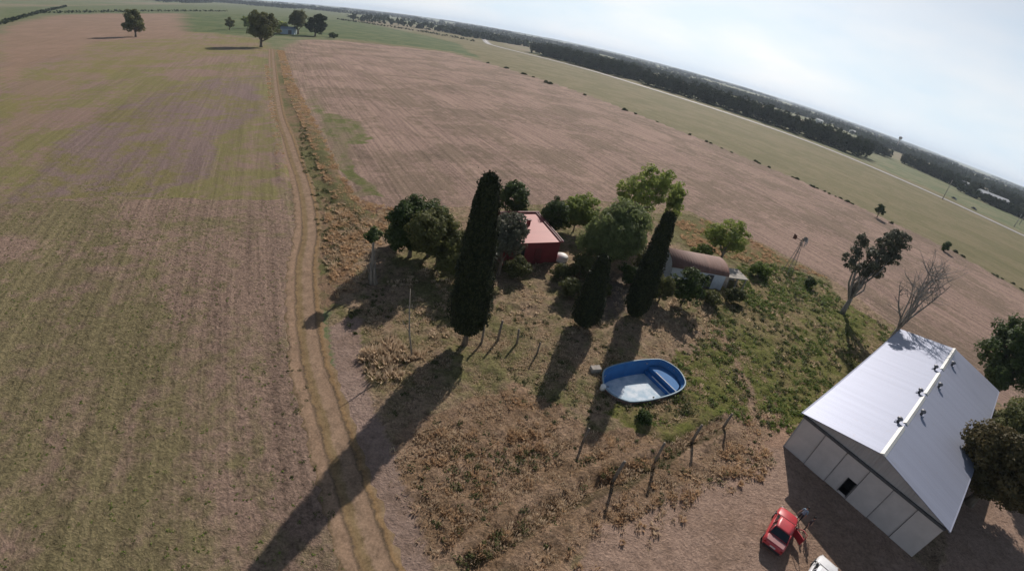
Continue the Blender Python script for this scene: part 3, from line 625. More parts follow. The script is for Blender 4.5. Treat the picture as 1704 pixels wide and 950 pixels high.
# ------------------------------------------------------------------ cars
rubber = mat('tyre_rubber', (.02, .02, .02), .9); chrome = mat('steel_rim', (.5, .5, .5), .3, .8); lampw = mat('clear_lamp', (.7, .7, .68), .15); lampr = mat('red_lamp', (.35, .01, .01), .2); trimk = mat('black_trim', (.02, .02, .022), .5)
def car(label, x, y, rz, paint, open_door, seed, name='parked_car', group=None, lidm=None):
    o = empty(name, (x, y, 0), rz, label=label, cat='car', group=group)
    # body sections along x (nose +x): x, half width, z bottom, z belt, shoulder z, crown z
    S = [(-1.93, .60, .38, .62, .70), (-1.88, .74, .30, .78, .90), (-1.55, .79, .22, .84, .94), (-1.0, .80, .20, .86, .95), (-.2, .80, .20, .86, .93), (.6, .80, .20, .86, .93), (1.1, .79, .20, .82, .91), (1.6, .76, .22, .74, .82), (1.86, .70, .28, .62, .70), (1.93, .56, .36, .54, .60)]
    v = []; f = []; k = 10
    for xx, hw, z0, z1, z2 in S:
        for yy, zz in ((0, z0), (hw * .85, z0), (hw, z0 + .15), (hw * 1.01, (z0 + z1) / 2), (hw * .97, z1 - .03), (hw * .80, z2 - .02), (0, z2)): v.append((xx, yy, zz))
        for yy, zz in ((hw * .80, z2 - .02), (hw * .97, z1 - .03), (hw * 1.01, (z0 + z1) / 2), (hw, z0 + .15), (hw * .85, z0)): v.append((xx, -yy, zz))
    k = 12
    for i in range(len(S) - 1):
        for j in range(k): f.append((i * k + j, i * k + (j + 1) % k, (i + 1) * k + (j + 1) % k, (i + 1) * k + j))
    f.append(tuple(range(k))); f.append(tuple((len(S) - 1) * k + j for j in range(k)))
    MB().add(v, f).build('body', paint, o, True)
    # cabin frame: pillars and roof; glass slightly inside
    bot = [(-1.25, .70), (.82, .70)]; top = [(-.78, .57), (.18, .57)]; zb, zt = .90, 1.36
    v = [(bot[0][0], -.70, zb), (bot[1][0], -.70, zb), (bot[1][0], .70, zb), (bot[0][0], .70, zb), (top[0][0], -.57, zt), (top[1][0], -.57, zt), (top[1][0], .57, zt), (top[0][0], .57, zt)]
    MB().add(v, [(3, 2, 1, 0), (4, 5, 6, 7), (0, 1, 5, 4), (1, 2, 6, 5), (2, 3, 7, 6), (3, 0, 4, 7)]).build('cabin_glass', glass, o, bevel=.03)
    m = MB(); v = []
    for xx, hw, zz in ((-.86, .52, 1.365), (-.76, .57, 1.385), (-.3, .60, 1.42), (.1, .58, 1.40), (.22, .54, 1.375)): v += [(xx, -hw, zz - .01), (xx, -hw * .6, zz + .015), (xx, hw * .6, zz + .015), (xx, hw, zz - .01)]
    m.add(v, [(i * 4 + j, i * 4 + j + 1, i * 4 + j + 5, i * 4 + j + 4) for i in range(4) for j in range(3)]); rfo = m.build('roof', paint, o, True)
    sm = rfo.modifiers.new('thick', 'SOLIDIFY'); sm.thickness = .04
    m = MB()
    for s in (-1, 1):
        m.tube([(-1.27, s * .71, .88), (-.80, s * .58, 1.38)], .045, 6).tube([(.84, s * .71, .88), (.19, s * .58, 1.38)], .04, 6)
        m.tube([(-.30, s * .715, .88), (-.30, s * .60, 1.38)], .035, 6).tube([(-1.27, s * .72, .89), (.84, s * .72, .89)], .03, 6)
    m.build('pillars', paint, o, True)
    for xx in (-1.22, 1.2):
        for s in (-1, 1):
            wh = MB().tube([(xx, s * .64, .29), (xx, s * .83, .29)], .29, 18).build('wheel', rubber, o, True)
            MB().tube([(xx, s * .82, .29), (xx, s * .845, .29)], .17, 12).build('rim', chrome, wh)
    for s in (-1, 1):
        MB().box((1.87, s * .52, .60), (.10, .26, .13), s * -.25).build('headlight', lampw, o, bevel=.02)
        MB().box((-1.89, s * .60, .70), (.07, .24, .14), s * .2).build('tail_light', lampr, o, bevel=.02)
        MB().box((.62, s * .84, .95), (.10, .16, .11)).build('mirror', trimk, o, bevel=.02)
    MB().box((1.90, 0, .40), (.14, 1.25, .15)).build('front_bumper', trimk, o, bevel=.03); MB().box((-1.91, 0, .40), (.14, 1.3, .16)).build('rear_bumper', trimk, o, bevel=.03)
    MB().box((-1.935, 0, .62), (.02, .42, .11)).build('number_plate', lampw, o)
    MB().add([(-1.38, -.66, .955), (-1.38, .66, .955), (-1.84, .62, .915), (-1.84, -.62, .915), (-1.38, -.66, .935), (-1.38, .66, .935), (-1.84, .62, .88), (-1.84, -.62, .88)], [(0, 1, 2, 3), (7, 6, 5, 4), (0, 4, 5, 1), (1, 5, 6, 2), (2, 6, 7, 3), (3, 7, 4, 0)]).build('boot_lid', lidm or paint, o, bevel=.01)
    MB().box((.80, 0, .935), (.02, 1.3, .012)).build('bonnet_gap', trimk, o); MB().box((-1.33, 0, .95), (.02, 1.2, .012)).build('boot_gap', trimk, o)
    if open_door:
        a = R(-62); m = MB(); hx, hy = .62, -.80; ca, sa = math.cos(math.pi - a * -1), math.sin(math.pi - a * -1)
        d = Vector((-math.cos(R(60)), -math.sin(R(60)), 0)); nn = Vector((d.y, -d.x, 0)) * .04; h0 = Vector((hx, hy, 0))
        v = [h0 + nn, h0 - nn, h0 + d * .95 - nn, h0 + d * .95 + nn]; v = [(p.x, p.y, .28) for p in v] + [(p.x, p.y, .88) for p in v]
        db = m.add(v, [(3, 2, 1, 0), (4, 5, 6, 7), (0, 1, 5, 4), (1, 2, 6, 5), (2, 3, 7, 6), (3, 0, 4, 7)]).build('open_door', paint, o, bevel=.02)
        e0, e1 = h0 + d * .03, h0 + d * .93; MB().tube([(e0.x, e0.y, .88), (h0.x + d.x * .45, h0.y + d.y * .45, 1.33), (h0.x + d.x * .88, h0.y + d.y * .88, 1.33), (e1.x, e1.y, .88)], .03, 6).build('window_frame', paint, db, True)
    return o
def paintm(name, c, rough=.25):
    m, n, l, b = nmat(name); tc = n.new('ShaderNodeTexCoord'); f = noise_node(n, l, tc.outputs['Object'], 2.5, 5, .6)
    l.new(mixc(n, l, maprange(n, l, f, .3, .7), tuple(x * .8 for x in c), c), b.inputs['Base Color']); b.inputs['Roughness'].default_value = rough
    b.inputs['Coat Weight'].default_value = .2; b.inputs['Coat Roughness'].default_value = .3; return m
car('faded red two-door car with an open door parked in the hangar forecourt', 21.25, 17.15, R(50), paintm('faded_red_paint', (.47, .040, .050), .45), True, 1, lidm=paintm('boot_sky_reflection_paint', (.40, .20, .19), .5))  # boot lid painted paler to imitate the sky reflected in it
car('white car cut by the bottom edge below the red car', 22.85, 13.6, R(42), paintm('white_car_paint', (.78, .79, .80)), False, 2)
def far_car(label, px, c, rz):
    x, y = at(*px); car(label, x, y, rz, paintm('far_car_paint', c), False, 3, name='highway_car').location.z = .25
hd_ = math.atan2(HWY[-3][1] - HWY[-5][1], HWY[-3][0] - HWY[-5][0])
far_car('dark car farther away on the highway near the utility pole', (1587, 332), (.03, .03, .035), hd_)
far_car('dark car nearer on the highway past the utility pole', (1620, 349), (.06, .03, .03), hd_)

# ------------------------------------------------------------------ people
def person(label, x, y, rz, shirt, trousers, h=1.65, arms=((.30, .12, .86), (.26, -.05, .84))):
    o = empty('person', (x, y, 0), rz, label=label, cat='person'); s = h / 1.75
    V = [(0, 0, .95), (0, 0, 1.15), (0, .01, 1.38), (0, 0, 1.50), (0, .01, 1.58), (0, .03, 1.68), (0, .0, 1.76),
         (.09, 0, .90), (.11, .03, .50), (.12, 0, .09), (.13, .16, .04), (-.09, 0, .90), (-.11, -.04, .50), (-.12, -.05, .09), (-.13, .10, .04),
         (.19, 0, 1.42), (.25, -.02, 1.15), (arms[0][0], arms[0][1], .92), (arms[0][0], arms[0][1] + .03, .82), (-.19, 0, 1.42), (-.25, 0, 1.15), (-arms[1][0], arms[1][1] + .1, .94), (-arms[1][0], arms[1][1] + .14, .84)]
    Rr = [.13, .125, .15, .06, .055, .095, .07, .085, .058, .042, .035, .085, .058, .042, .035, .062, .045, .035, .03, .062, .045, .035, .03]
    E_ = [(0, 1), (1, 2), (2, 3), (3, 4), (4, 5), (5, 6), (0, 7), (7, 8), (8, 9), (9, 10), (0, 11), (11, 12), (12, 13), (13, 14), (2, 15), (15, 16), (16, 17), (17, 18), (2, 19), (19, 20), (20, 21), (21, 22)]
    me = bpy.data.meshes.new('body'); me.from_pydata([tuple(c * s for c in v) for v in V], E_, []); b = bpy.data.objects.new('body', me); C.objects.link(b)
    sk = b.modifiers.new('skin', 'SKIN'); b.modifiers.new('sub', 'SUBSURF').levels = 1; b.modifiers['sub'].render_levels = 2
    for i, sv_ in enumerate(me.skin_vertices[0].data): sv_.radius = (Rr[i] * s, Rr[i] * s * (.72 if i < 3 else 1)); sv_.use_root = (i == 0)
    dg = bpy.context.evaluated_depsgraph_get(); ev = b.evaluated_get(dg); m2 = bpy.data.meshes.new_from_object(ev); bpy.data.objects.remove(b)
    skin = mat('skin', (.42, .24, .16), .6, var=.05); ms = [skin, mat('shirt_cloth', shirt, .85), mat('trouser_cloth', trousers, .85), mat('dark_hair', (.015, .012, .01), .7), trimk]
    m2.materials.clear()
    for q in ms: m2.materials.append(q)
    for p in m2.polygons:
        z = p.center.z / s; xx = abs(p.center.x) / s; p.use_smooth = True
        p.material_index = 0 if z > 1.52 or (xx > .2 and z < 1.16) else (4 if z < .09 else (2 if z < .98 else 1))
    b = bpy.data.objects.new('body', m2); C.objects.link(b); b.parent = o
    # hair cap and face
    hm_ = MB(); 
    hm_.tube([(0, .0, 1.62 * s), (0, -.02 * s, 1.70 * s), (0, -.01 * s, 1.80 * s), (0, 0, 1.84 * s)], [.098 * s, .112 * s, .085 * s, .02], 12).build('hair', ms[3], o, True)
    MB().tube([(0, .10 * s, 1.66 * s), (0, .135 * s, 1.645 * s)], [.02, .012], 6).build('nose', skin, o, True)
    for sx in (1, -1):
        hx, hy, hz = (arms[0][0], arms[0][1] + .03, .82) if sx > 0 else (-arms[1][0], arms[1][1] + .14, .84)
        m = MB(); m.tube([(hx * s, hy * s, hz * s), (hx * s, (hy + .01) * s, (hz - .09) * s)], [.03, .035], 6)
        for q in range(4):
            ox = (q - 1.5) * .018; m.tube([((hx + .0) * s, (hy + ox) * s, (hz - .08) * s), ((hx - .005 * sx) * s, (hy + ox) * s, (hz - .13 - .01 * (q in (1, 2))) * s), ((hx - .02 * sx) * s, (hy + ox) * s, (hz - .165) * s)], [.009, .009, .007], 5)
        m.tube([(hx * s, (hy + .03) * s, (hz - .04) * s), ((hx - .01 * sx) * s, (hy + .055) * s, (hz - .09) * s)], [.011, .009], 5)
        m.build('hand', skin, o, True)
    return o
person('person in dark clothes standing to the right of the red car', *at(1337, 882), R(200), (.05, .035, .04), (.035, .035, .045), 1.6)
person('person in a light blue top beside the front of the red car', *at(1326, 866), R(120), (.22, .33, .42), (.03, .03, .04), 1.6)

# ------------------------------------------------------------------ posts, poles, windpump
wood = mat('weathered_post_wood', (.20, .165, .13), .9, var=.2, scale=5, bump=.01)
for i, (px, h, a, lx, lab) in enumerate([((1203, 712), 1.5, .09, .05, 'wooden post nearest the hangar in the line below the pool'), ((1152, 733), 1.6, .10, .04, 'wooden post second from the hangar in the line below the pool'),
        ((1089, 769), 1.9, .09, -.06, 'tall wooden post in the middle of the line below the pool'), ((1021, 798), 1.8, .10, .10, 'wooden post at the shallow ditch, last in the line below the pool'),
        ((970, 735), 1.3, .08, .05, 'short wooden post at the tip of the right cypress shadow'), ((801, 572), 1.6, .08, .0, 'wooden post just right of the big cypress trunk'),
        ((828, 566), 1.9, .09, .1, 'taller wooden post second to the right of the big cypress trunk'), ((860, 572), 1.4, .08, -.1, 'wooden post third to the right of the big cypress trunk'),
        ((893, 590), 1.2, .07, .05, 'small wooden post between the big cypress and the middle cypress shadow')]):
    o = MB().tube([(0, 0, -.3), (lx * .4, .01, h * .6), (lx, 0, h * 1.15)], [a * 1.35, a * 1.2, a], 8).build('fence_post', wood, None, True); o.location = (*at(*px), 0)
    tag(o, lab, 'post', 'wooden posts in the yard')
x, y = at(686, 597); tp = empty('dead_sapling', (x, y, 0), label='thin bare leaning sapling in the shade left of the big cypress', cat='tree')
MB().tube([(0, 0, -.1), (-.5, .5, 2.2), (-.8, 1.1, 4.3), (-.95, 1.6, 5.6)], [.09, .07, .05, .02], 6).tube([(-.5, .5, 2.2), (-1.2, .6, 3.2)], [.03, .01], 5).tube([(-.7, .9, 3.6), (-.2, 1.3, 4.6)], [.03, .01], 5).build('trunk', M['palebark'], tp, True)
# hollow old trunk with an ivy top on the left of the yard
rng = np.random.default_rng(77)
x, y = at(619, 470); dt_ = empty('dead_tree', (x, y, 0), label='gnarled pale dead trunk with a small ivy tuft at the left edge of the yard', cat='tree')
m = MB()
for i in range(11):
    a = rng.uniform(0, 6.28); r0 = rng.uniform(.1, .7); hh = rng.uniform(1.6, 4.6)
    m.tube([(math.cos(a) * r0, math.sin(a) * r0, -.1), (math.cos(a) * r0 * .7, math.sin(a) * r0 * .7, hh * .5), (math.cos(a) * r0 * .5 + rng.normal() * .2, math.sin(a) * r0 * .5 + rng.normal() * .2, hh)], [.16, .12, .03], 6)
m.tube([(0, 0, 0), (0, .1, 3), (0, .1, 5.2)], [.25, .17, .08], 7); m.build('trunk', M['palebark'], dt_, True)
C_, N_, T_ = crown_points(rng, [(0, .1, 5.3, .9, .9, .6)], 22, 40, .35); V, F = leaf_quads(rng, C_, N_, .17); qmesh('crown', V, F, M['dark'], dt_, tint=T_)
# windpump
steel = mat('galvanised_steel', (.24, .24, .24), .5, .5)
x, y = at(1310, 454); wp = empty('windpump', (x, y, 0), R(20), label='small old windpump with fan and tail behind the green weeds', cat='windmill')
m = MB()
for sx in (-1, 1):
    for sy in (-1, 1): m.tube([(sx * .6, sy * .6, -.1), (sx * .08, sy * .08, 5.6)], .045, 5)
for z in (1.3, 2.6, 3.9):
    q = .6 - .52 * z / 5.6
    for a, b_ in (((-q, -q), (q, -q)), ((q, -q), (q, q)), ((q, q), (-q, q)), ((-q, q), (-q, -q))): m.tube([(*a, z), (*b_, z)], .02, 4)
m.build('tower', steel, wp)
m = MB()
for k in range(14):
    a = k * 2 * math.pi / 14; c, s = math.cos(a), math.sin(a); ca, sa = math.cos(a + .28), math.sin(a + .28)
    m.quad((.25 * c, -.35, 5.7 + .25 * s), (.95 * c, -.35, 5.7 + .95 * s), (.95 * ca, -.25, 5.7 + .95 * sa), (.25 * ca, -.28, 5.7 + .25 * sa))
fan = m.build('fan', steel, wp); sm = fan.modifiers.new('t', 'SOLIDIFY'); sm.thickness = .015
MB().tube([(0, -.35, 5.7), (0, 1.3, 5.7)], .04, 6).add([(-.01, 1.3, 5.4), (-.01, 2.0, 5.25), (-.01, 2.0, 6.15), (-.01, 1.3, 6.0), (.02, 1.3, 5.4), (.02, 2.0, 5.25), (.02, 2.0, 6.15), (.02, 1.3, 6.0)], [(0, 1, 2, 3), (7, 6, 5, 4), (0, 4, 5, 1), (1, 5, 6, 2), (2, 6, 7, 3), (3, 7, 4, 0)]).build('tail_vane', mat('rusty_vane', (.14, .06, .045), .8), wp)
# utility poles
for px, h, lab in (((1568, 332), 13, 'tall grey utility pole standing alone beside the highway'), ((1687, 378), 9, 'first of two poles by the highway at the right edge'), ((1696, 374), 9, 'second of two poles by the highway at the right edge')):
    x, y = at(*px); o = empty('utility_pole', (x, y, 0), hd_ + R(90), label=lab, cat='pole', group='poles along the highway')
    MB().tube([(0, 0, -.3), (0, 0, h)], [.28, .17], 8).build('pole', concrete, o, True); MB().box((0, 0, h - .5), (2.2, .18, .18)).box((0, 0, h - 1.6), (1.6, .18, .18)).build('crossarm', concrete, o)
x, y = at(1489, 251); o = empty('water_tower', (x, y, 0), label='slim tower with a small round tank on the horizon above the tree belt', cat='water tower')
MB().tube([(0, 0, -.3), (0, 0, 24)], [1.2, .9], 8).build('column', concrete, o, True); MB().tube([(0, 0, 23), (0, 0, 24.5), (0, 0, 28), (0, 0, 29)], [1, 3.2, 3.2, .6], 12).build('tank', concrete, o, True)
# far buildings
def gbuild(name, label, px, L_, w_, h_, rz, wm, rm, cat='building'):
    x, y = at(*px); o = empty(name, (x, y, 0), rz, label=label, cat=cat)
    MB().box((0, 0, h_ / 2 - .1), (L_, w_, h_)).build('wall', wm, o)
    m = MB(); v = []
    for xx in (-L_ / 2 - .4, L_ / 2 + .4): v += [(xx, -w_ / 2 - .4, h_ - .05), (xx, 0, h_ + w_ * .22), (xx, w_ / 2 + .4, h_ - .05)]
    m.add(v, [(0, 1, 2), (5, 4, 3), (0, 3, 4, 1), (1, 4, 5, 2), (0, 2, 5, 3)]).build('roof', rm, o)
    MB().box((L_ * .2, -w_ / 2 - .04, h_ * .4), (h_ * .7, .06, h_ * .8)).build('door', seam, o)
    return o
sr = math.atan2(468 - 461, 541 - 474)
gbuild('white_shed', 'long white roofed shed behind the far right tree belt', (1620, 321), 46, 14, 5, R(-2), bluew, white)
gbuild('white_shed', 'second long white shed nearer the right edge behind the belt', (1648, 335), 34, 12, 5, R(-10), bluew, white)
gbuild('farmhouse', 'small pale bluish house between the two big far trees', (480, 57), 11, 8, 4, R(15), mat('faded_blue_wall', (.30, .38, .44), .8), mat('slate_roof', (.20, .25, .30), .6))
for i, (px, s_) in enumerate((((1362, 205), 14), ((1418, 223), 14), ((1513, 255), 16), ((1548, 262), 14), ((1582, 274), 14))):
    gbuild('far_house', ['white speck of a house beyond the middle of the tree belt', 'white house beyond the right part of the tree belt', 'brightest white house below the slim tower', 'white house just right of the slim tower', 'rightmost white house beyond the second tree belt'][i], px, s_, 10, 6, R(20 * i), white, white, 'house')

# ------------------------------------------------------------------ trees
cypress('tallest dark cypress with a flat ragged top at the centre of the yard', -3.0, 31.3, 15.2, 1.60, 1, 1.45, 15000, (.1, 0))
cypress('smallest dark cypress, between the big cypress and the pool', 7.7, 37.9, 7.9, 1.35, 2, .35, 7000)
cypress('tall slim dark cypress right behind the pool', 13.4, 41.6, 12.1, 1.38, 3, .45, 10000)
tree('broadleaf_tree', 'very dark round tree at the left end of the yard', 'tree', -11.9, 44.6, 7.2, 3.2, .6, 'dark', 280, 80, .20, .62, 11)
tree('broadleaf_tree', 'olive green tree with dense crown just left of the tallest cypress', 'tree', -8.4, 43.0, 7.0, 3.6, .6, 'olive', 330, 80, .18, .62, 12, trunk=.2)
tree('broadleaf_tree', 'fresh green tree with upright shoots behind the tallest cypress', 'tree', -2.4, 58.6, 6.4, 2.7, 1.2, 'dark', 110, 70, .22, .55, 13)
bpy.context.view_layer.update()
tree('broadleaf_tree', 'dark round tree behind the right corner of the red house', 'tree', 3.9, 57.5, 5.9, 2.1, .8, 'dark', 110, 80, .2, .55, 14)
tree('broadleaf_tree', 'grey green tree hanging over the left of the red house', 'tree', -1.7, 44.6, 7.6, 3.5, 2.0, 'grey', 280, 90, .17, .6, 15)
tree('shrub', 'light green shrub between the red house and the big willow', 'shrub', 7.0, 61.4, 5.4, 3.4, .3, 'lime', 170, 70, .2, .55, 16, trunk=.1)
tree('willow_tree', 'big soft grey green willow in the middle of the yard', 'tree', 11.1, 52.1, 9.0, 5.4, 1.0, 'willow', 620, 95, .15, .75, 17, trunk=.35, aspect=2.6, up=-1.0)
tree('poplar_tree', 'tall bright green poplar with loose crown behind the willow', 'tree', 17.0, 67.4, 11.6, 5.6, 1.5, 'lime', 230, 50, .20, .62, 18, trunk=.3, limbs=16, bark='palebark')
tree('poplar_tree', 'narrow bright green tree rising right of the loose poplar', 'tree', 22.4, 68.4, 9.0, 1.7, 1.0, 'lime', 70, 60, .22, .5, 19, trunk=.15)
tree('broadleaf_tree', 'bright green spreading tree behind the barrel-roofed shed', 'tree', 30.4, 63.2, 7.0, 4.7, 1.4, 'lime', 190, 60, .17, .6, 20, trunk=.22, limbs=14, bark='palebark', sq=.7)
tree('shrub', 'dark rounded shrub in front of the barrel-roofed shed', 'shrub', 19.9, 46.3, 5.0, 2.6, .2, 'dark', 100, 80, .18, .5, 21, trunk=.12)
tree('shrub', 'dull brownish shrub between the slim cypress and the shed', 'shrub', 16.9, 45.8, 3.8, 2.0, .2, 'olive', 100, 70, .16, .45, 22, trunk=.1)
tree('shrub', 'mixed green shrub at the right front corner of the shed', 'shrub', 28.2, 50.6, 1.9, 1.6, .1, 'darkweed', 50, 60, .16, .4, 23, trunk=.06)
tree('shrub', 'low dark shrub under the left side of the small cypress', 'shrub', 6.4, 43.0, 2.4, 1.6, .1, 'darkweed', 60, 60, .16, .45, 24, trunk=.06)
tree('shrub', 'olive bush between the red house and the small cypress', 'shrub', 7.6, 48.0, 3.0, 1.9, .1, 'olive', 70, 60, .17, .5, 25, trunk=.08)
tree('shrub', 'small rounded shrub on the grass beneath the windpump', 'shrub', 45.4, 61.2, 1.7, 1.0, .0, 'dark', 40, 60, .15, .35, 26, trunk=.05)
tree('shrub', 'low dark bush at the lower edge of the pool', 'shrub', 12.3, 26.3, .9, .7, .0, 'dark', 30, 50, .12, .25, 27, trunk=.04)
tree('shrub', 'dark low shrub under the right side of the willow', 'shrub', 13.9, 49.0, 2.2, 1.7, .1, 'dark', 50, 60, .16, .45, 61, trunk=.06)
tree('shrub', 'olive low shrub between the small cypress and the slim cypress', 'shrub', 10.2, 45.0, 1.6, 1.4, .1, 'olive', 40, 60, .15, .4, 62, trunk=.05)
tree('shrub', 'dusky shrub close to the front right corner of the red house', 'shrub', 5.6, 46.6, 2.0, 1.5, .1, 'darkweed', 50, 60, .15, .4, 63, trunk=.05)
for i_, (x_, y_, h_, r_, m_, lab_) in enumerate(((.2, 45.2, 2.4, 1.7, 'darkweed', 'dusky low shrub before the left half of the red house wall'), (9.6, 55.2, 3.6, 2.2, 'willow', 'soft green shrub hugging the left foot of the willow'), (13.8, 58.4, 5.0, 2.6, 'willow', 'pale green thicket between the willow and the tall poplar'),
        (15.6, 52.0, 3.2, 1.9, 'olive', 'olive thicket right of the willow trunk behind the slim cypress'), (-5.0, 47.0, 4.0, 2.4, 'olive', 'olive bush half hidden behind the tallest cypress'), (26.0, 60.4, 3.0, 2.2, 'weed', 'fresh green bush just behind the ridge of the barrel roof'),
        (35.6, 60.2, 2.0, 2.0, 'weed', 'low fresh green thicket right of the spreading tree behind the shed'), (24.4, 48.4, 1.6, 1.4, 'olive', 'small olive bush in front of the shed wall right of the dark shrub'), (-14.2, 46.2, 2.6, 1.8, 'darkweed', 'dull bush at the left foot of the very dark round tree'))):
    tree('shrub', lab_, 'shrub', x_, y_, h_, r_, .1, m_, 70, 70, .16, .5, 300 + i_, trunk=.07)
tree('broadleaf_tree', 'deep green tree merging with the olive one left of the tallest cypress', 'tree', -10.0, 45.6, 6.4, 3.0, .5, 'dark', 240, 80, .19, .62, 320)
# eucalyptus with layered clumps
el = [(-3.2, 0, 8.4, 1.3, 1.3, 2.0), (-2.6, .3, 11.2, .9, .9, 1.2), (.2, 0, 9.2, 2.0, 1.8, 1.7), (1.6, .5, 11.6, 1.9, 1.7, 1.6), (3.0, .2, 12.6, 1.6, 1.6, 1.3), (1.0, -.3, 12.9, 1.3, 1.2, 1.1), (2.8, 0, 10.0, 1.5, 1.4, 1.3), (-.8, 0, 7.2, 1.2, 1.1, .9), (1.4, 0, 7.6, 1.4, 1.2, 1.0)]
tree('eucalyptus_tree', 'thin eucalyptus with patchy grey green clumps between hangar and windpump', 'tree', 48.0, 54.5, 14, 4, 3, 'grey', 170, 56, .22, .55, 30, trunk=.36, lobes=el, bark='greybark', limbs=22)
rng = np.random.default_rng(31); bt = empty('bare_tree', (52.5, 48.3, 0), label='leafless forked tree standing just behind the hangar', cat='tree')
tg = [(math.cos(a) * r * .8 + .3, math.sin(a) * r * .6, z * .93) for a, r, z in [(0, 4.2, 12.5), (.5, 3.6, 13.8), (3.0, 3.4, 11.6), (3.4, 2.0, 13.6), (1.6, 2.2, 14), (4.6, 2.4, 12.5), (2.7, 4.4, 8.8), (5.6, 3.4, 11.4), (.1, 2.0, 13.2), (3.9, 4.0, 10.5)]]
trunk_mesh(rng, 2.6, .34, tg, bark='greybark', parent=bt, twigs=14, twist=.16)
# right border trees
tree('broadleaf_tree', 'large dark green tree at the right edge behind the hangar', 'tree', 63.6, 40.4, 11.5, 5.6, 1.2, 'dark', 260, 90, .24, .85, 40, trunk=.4)
tree('broadleaf_tree', 'brownish olive tree crowding the right wall of the hangar', 'tree', 43.6, 21.6, 8.6, 4.2, .8, 'brown_leaf', 260, 110, .19, .75, 41, trunk=.4)
tree('broadleaf_tree', 'dark green tree behind the brownish one at the right edge', 'tree', 53.0, 28.0, 8.0, 4.3, .8, 'olive', 170, 90, .2, .75, 42, trunk=.35)
# far trees
tree('broadleaf_tree', 'lone rounded tree farthest left in the big field', 'tree', -249.5, 240.6, 16, 7.6, 2.6, 'olive', 130, 70, .6, 1.6, 50, trunk=.6)
tree('broadleaf_tree', 'big dense tree at the head of the dirt track', 'tree', -160.1, 240.3, 19, 10.2, 3.0, 'olive', 190, 80, .65, 1.8, 51, trunk=.8)
tree('broadleaf_tree', 'left one of the pair of trees beyond the track end', 'tree', -209, 365.7, 19.5, 8.8, 2.6, 'olive', 110, 60, .8, 1.9, 52, trunk=.7)
tree('broadleaf_tree', 'right one of the pair of trees beyond the track end', 'tree', -193, 364.5, 18.0, 9.6, 1.6, 'belt', 110, 60, .8, 1.9, 53, trunk=.7)
tree('broadleaf_tree', 'small dark tree left of the big tree at the track head', 'tree', -263.4, 350.7, 10, 4.6, 1.6, 'olive', 50, 50, .6, 1.2, 54, trunk=.4)
tree('shrub', 'pale green bush behind the small far tree', 'shrub', -265, 378, 11, 6.0, .4, 'lime', 60, 50, .7, 1.4, 55, trunk=.3)
tree('shrub', 'pale green bushes beside the bluish farmhouse', 'shrub', -222, 362, 9, 7.5, .2, 'lime', 60, 50, .7, 1.6, 56, trunk=.3)
tree('shrub', 'low bush right of the pair of far trees', 'shrub', -178, 366, 4, 5.0, .1, 'dark', 40, 40, .6, 1.1, 57, trunk=.2)
tree('broadleaf_tree', 'small round green tree on the field edge behind the eucalyptus', 'tree', 110.0, 132.4, 4.6, 1.8, .8, 'dark', 40, 60, .28, .5, 58, trunk=.15)
tree('shrub', 'round dark bush on the field edge right of the bare tree', 'shrub', 123.2, 114.3, 3.0, 1.6, .2, 'dark', 40, 60, .26, .5, 59, trunk=.1)
# bushes along the fence line between stubble and pasture
protos = []
for k in range(3):
    rng = np.random.default_rng(90 + k); o = empty('field_bush', (0, 0, 0), label='low dark bush on the line between stubble and pasture', cat='bush', group='bushes along the field edge')
    C_, N_, T_ = crown_points(rng, [(0, 0, .5, 1.1, .8, .6), (.8, .2, .4, .7, .6, .5)], 14, 30, .45); V, F = leaf_quads(rng, C_, N_, .35); qmesh('foliage', V, F, M['darkweed'], o, tint=T_); protos.append(o)
spots = [(812, 105.5), (841, 114), (871.5, 124), (888.5, 129), (909, 138), (915, 140), (973.6, 159), (1040, 184), (1057, 190), (1092.7, 203), (1148, 225), (1175, 236), (1182, 239), (1200, 247), (1217, 254), (1256, 268.5), (1262, 272), (1280, 279), (1318, 295), (1325, 298), (1352, 311), (1360, 314), (1372, 319), (1380, 323), (1390, 327), (1400, 331), (1410, 336), (1419, 340), (1483, 372), (1589, 419), (1600, 426), (1651, 456), (1659, 460), (1667, 464), (1685, 472), (1700, 482)]
rnd = random.Random(5)
for i, px in enumerate(spots):
    o = protos[i] if i < 3 else copy_tree(protos[i % 3]); x, y = at(*px); s = rnd.uniform(.6, 1.1) * (1 + .7 * (math.hypot(x, y) > 220)); o.location = (x, y, -.1)
    o.scale = (s * .9, s * .8, s * .6); o.rotation_euler = (0, 0, rnd.uniform(0, 6.28))

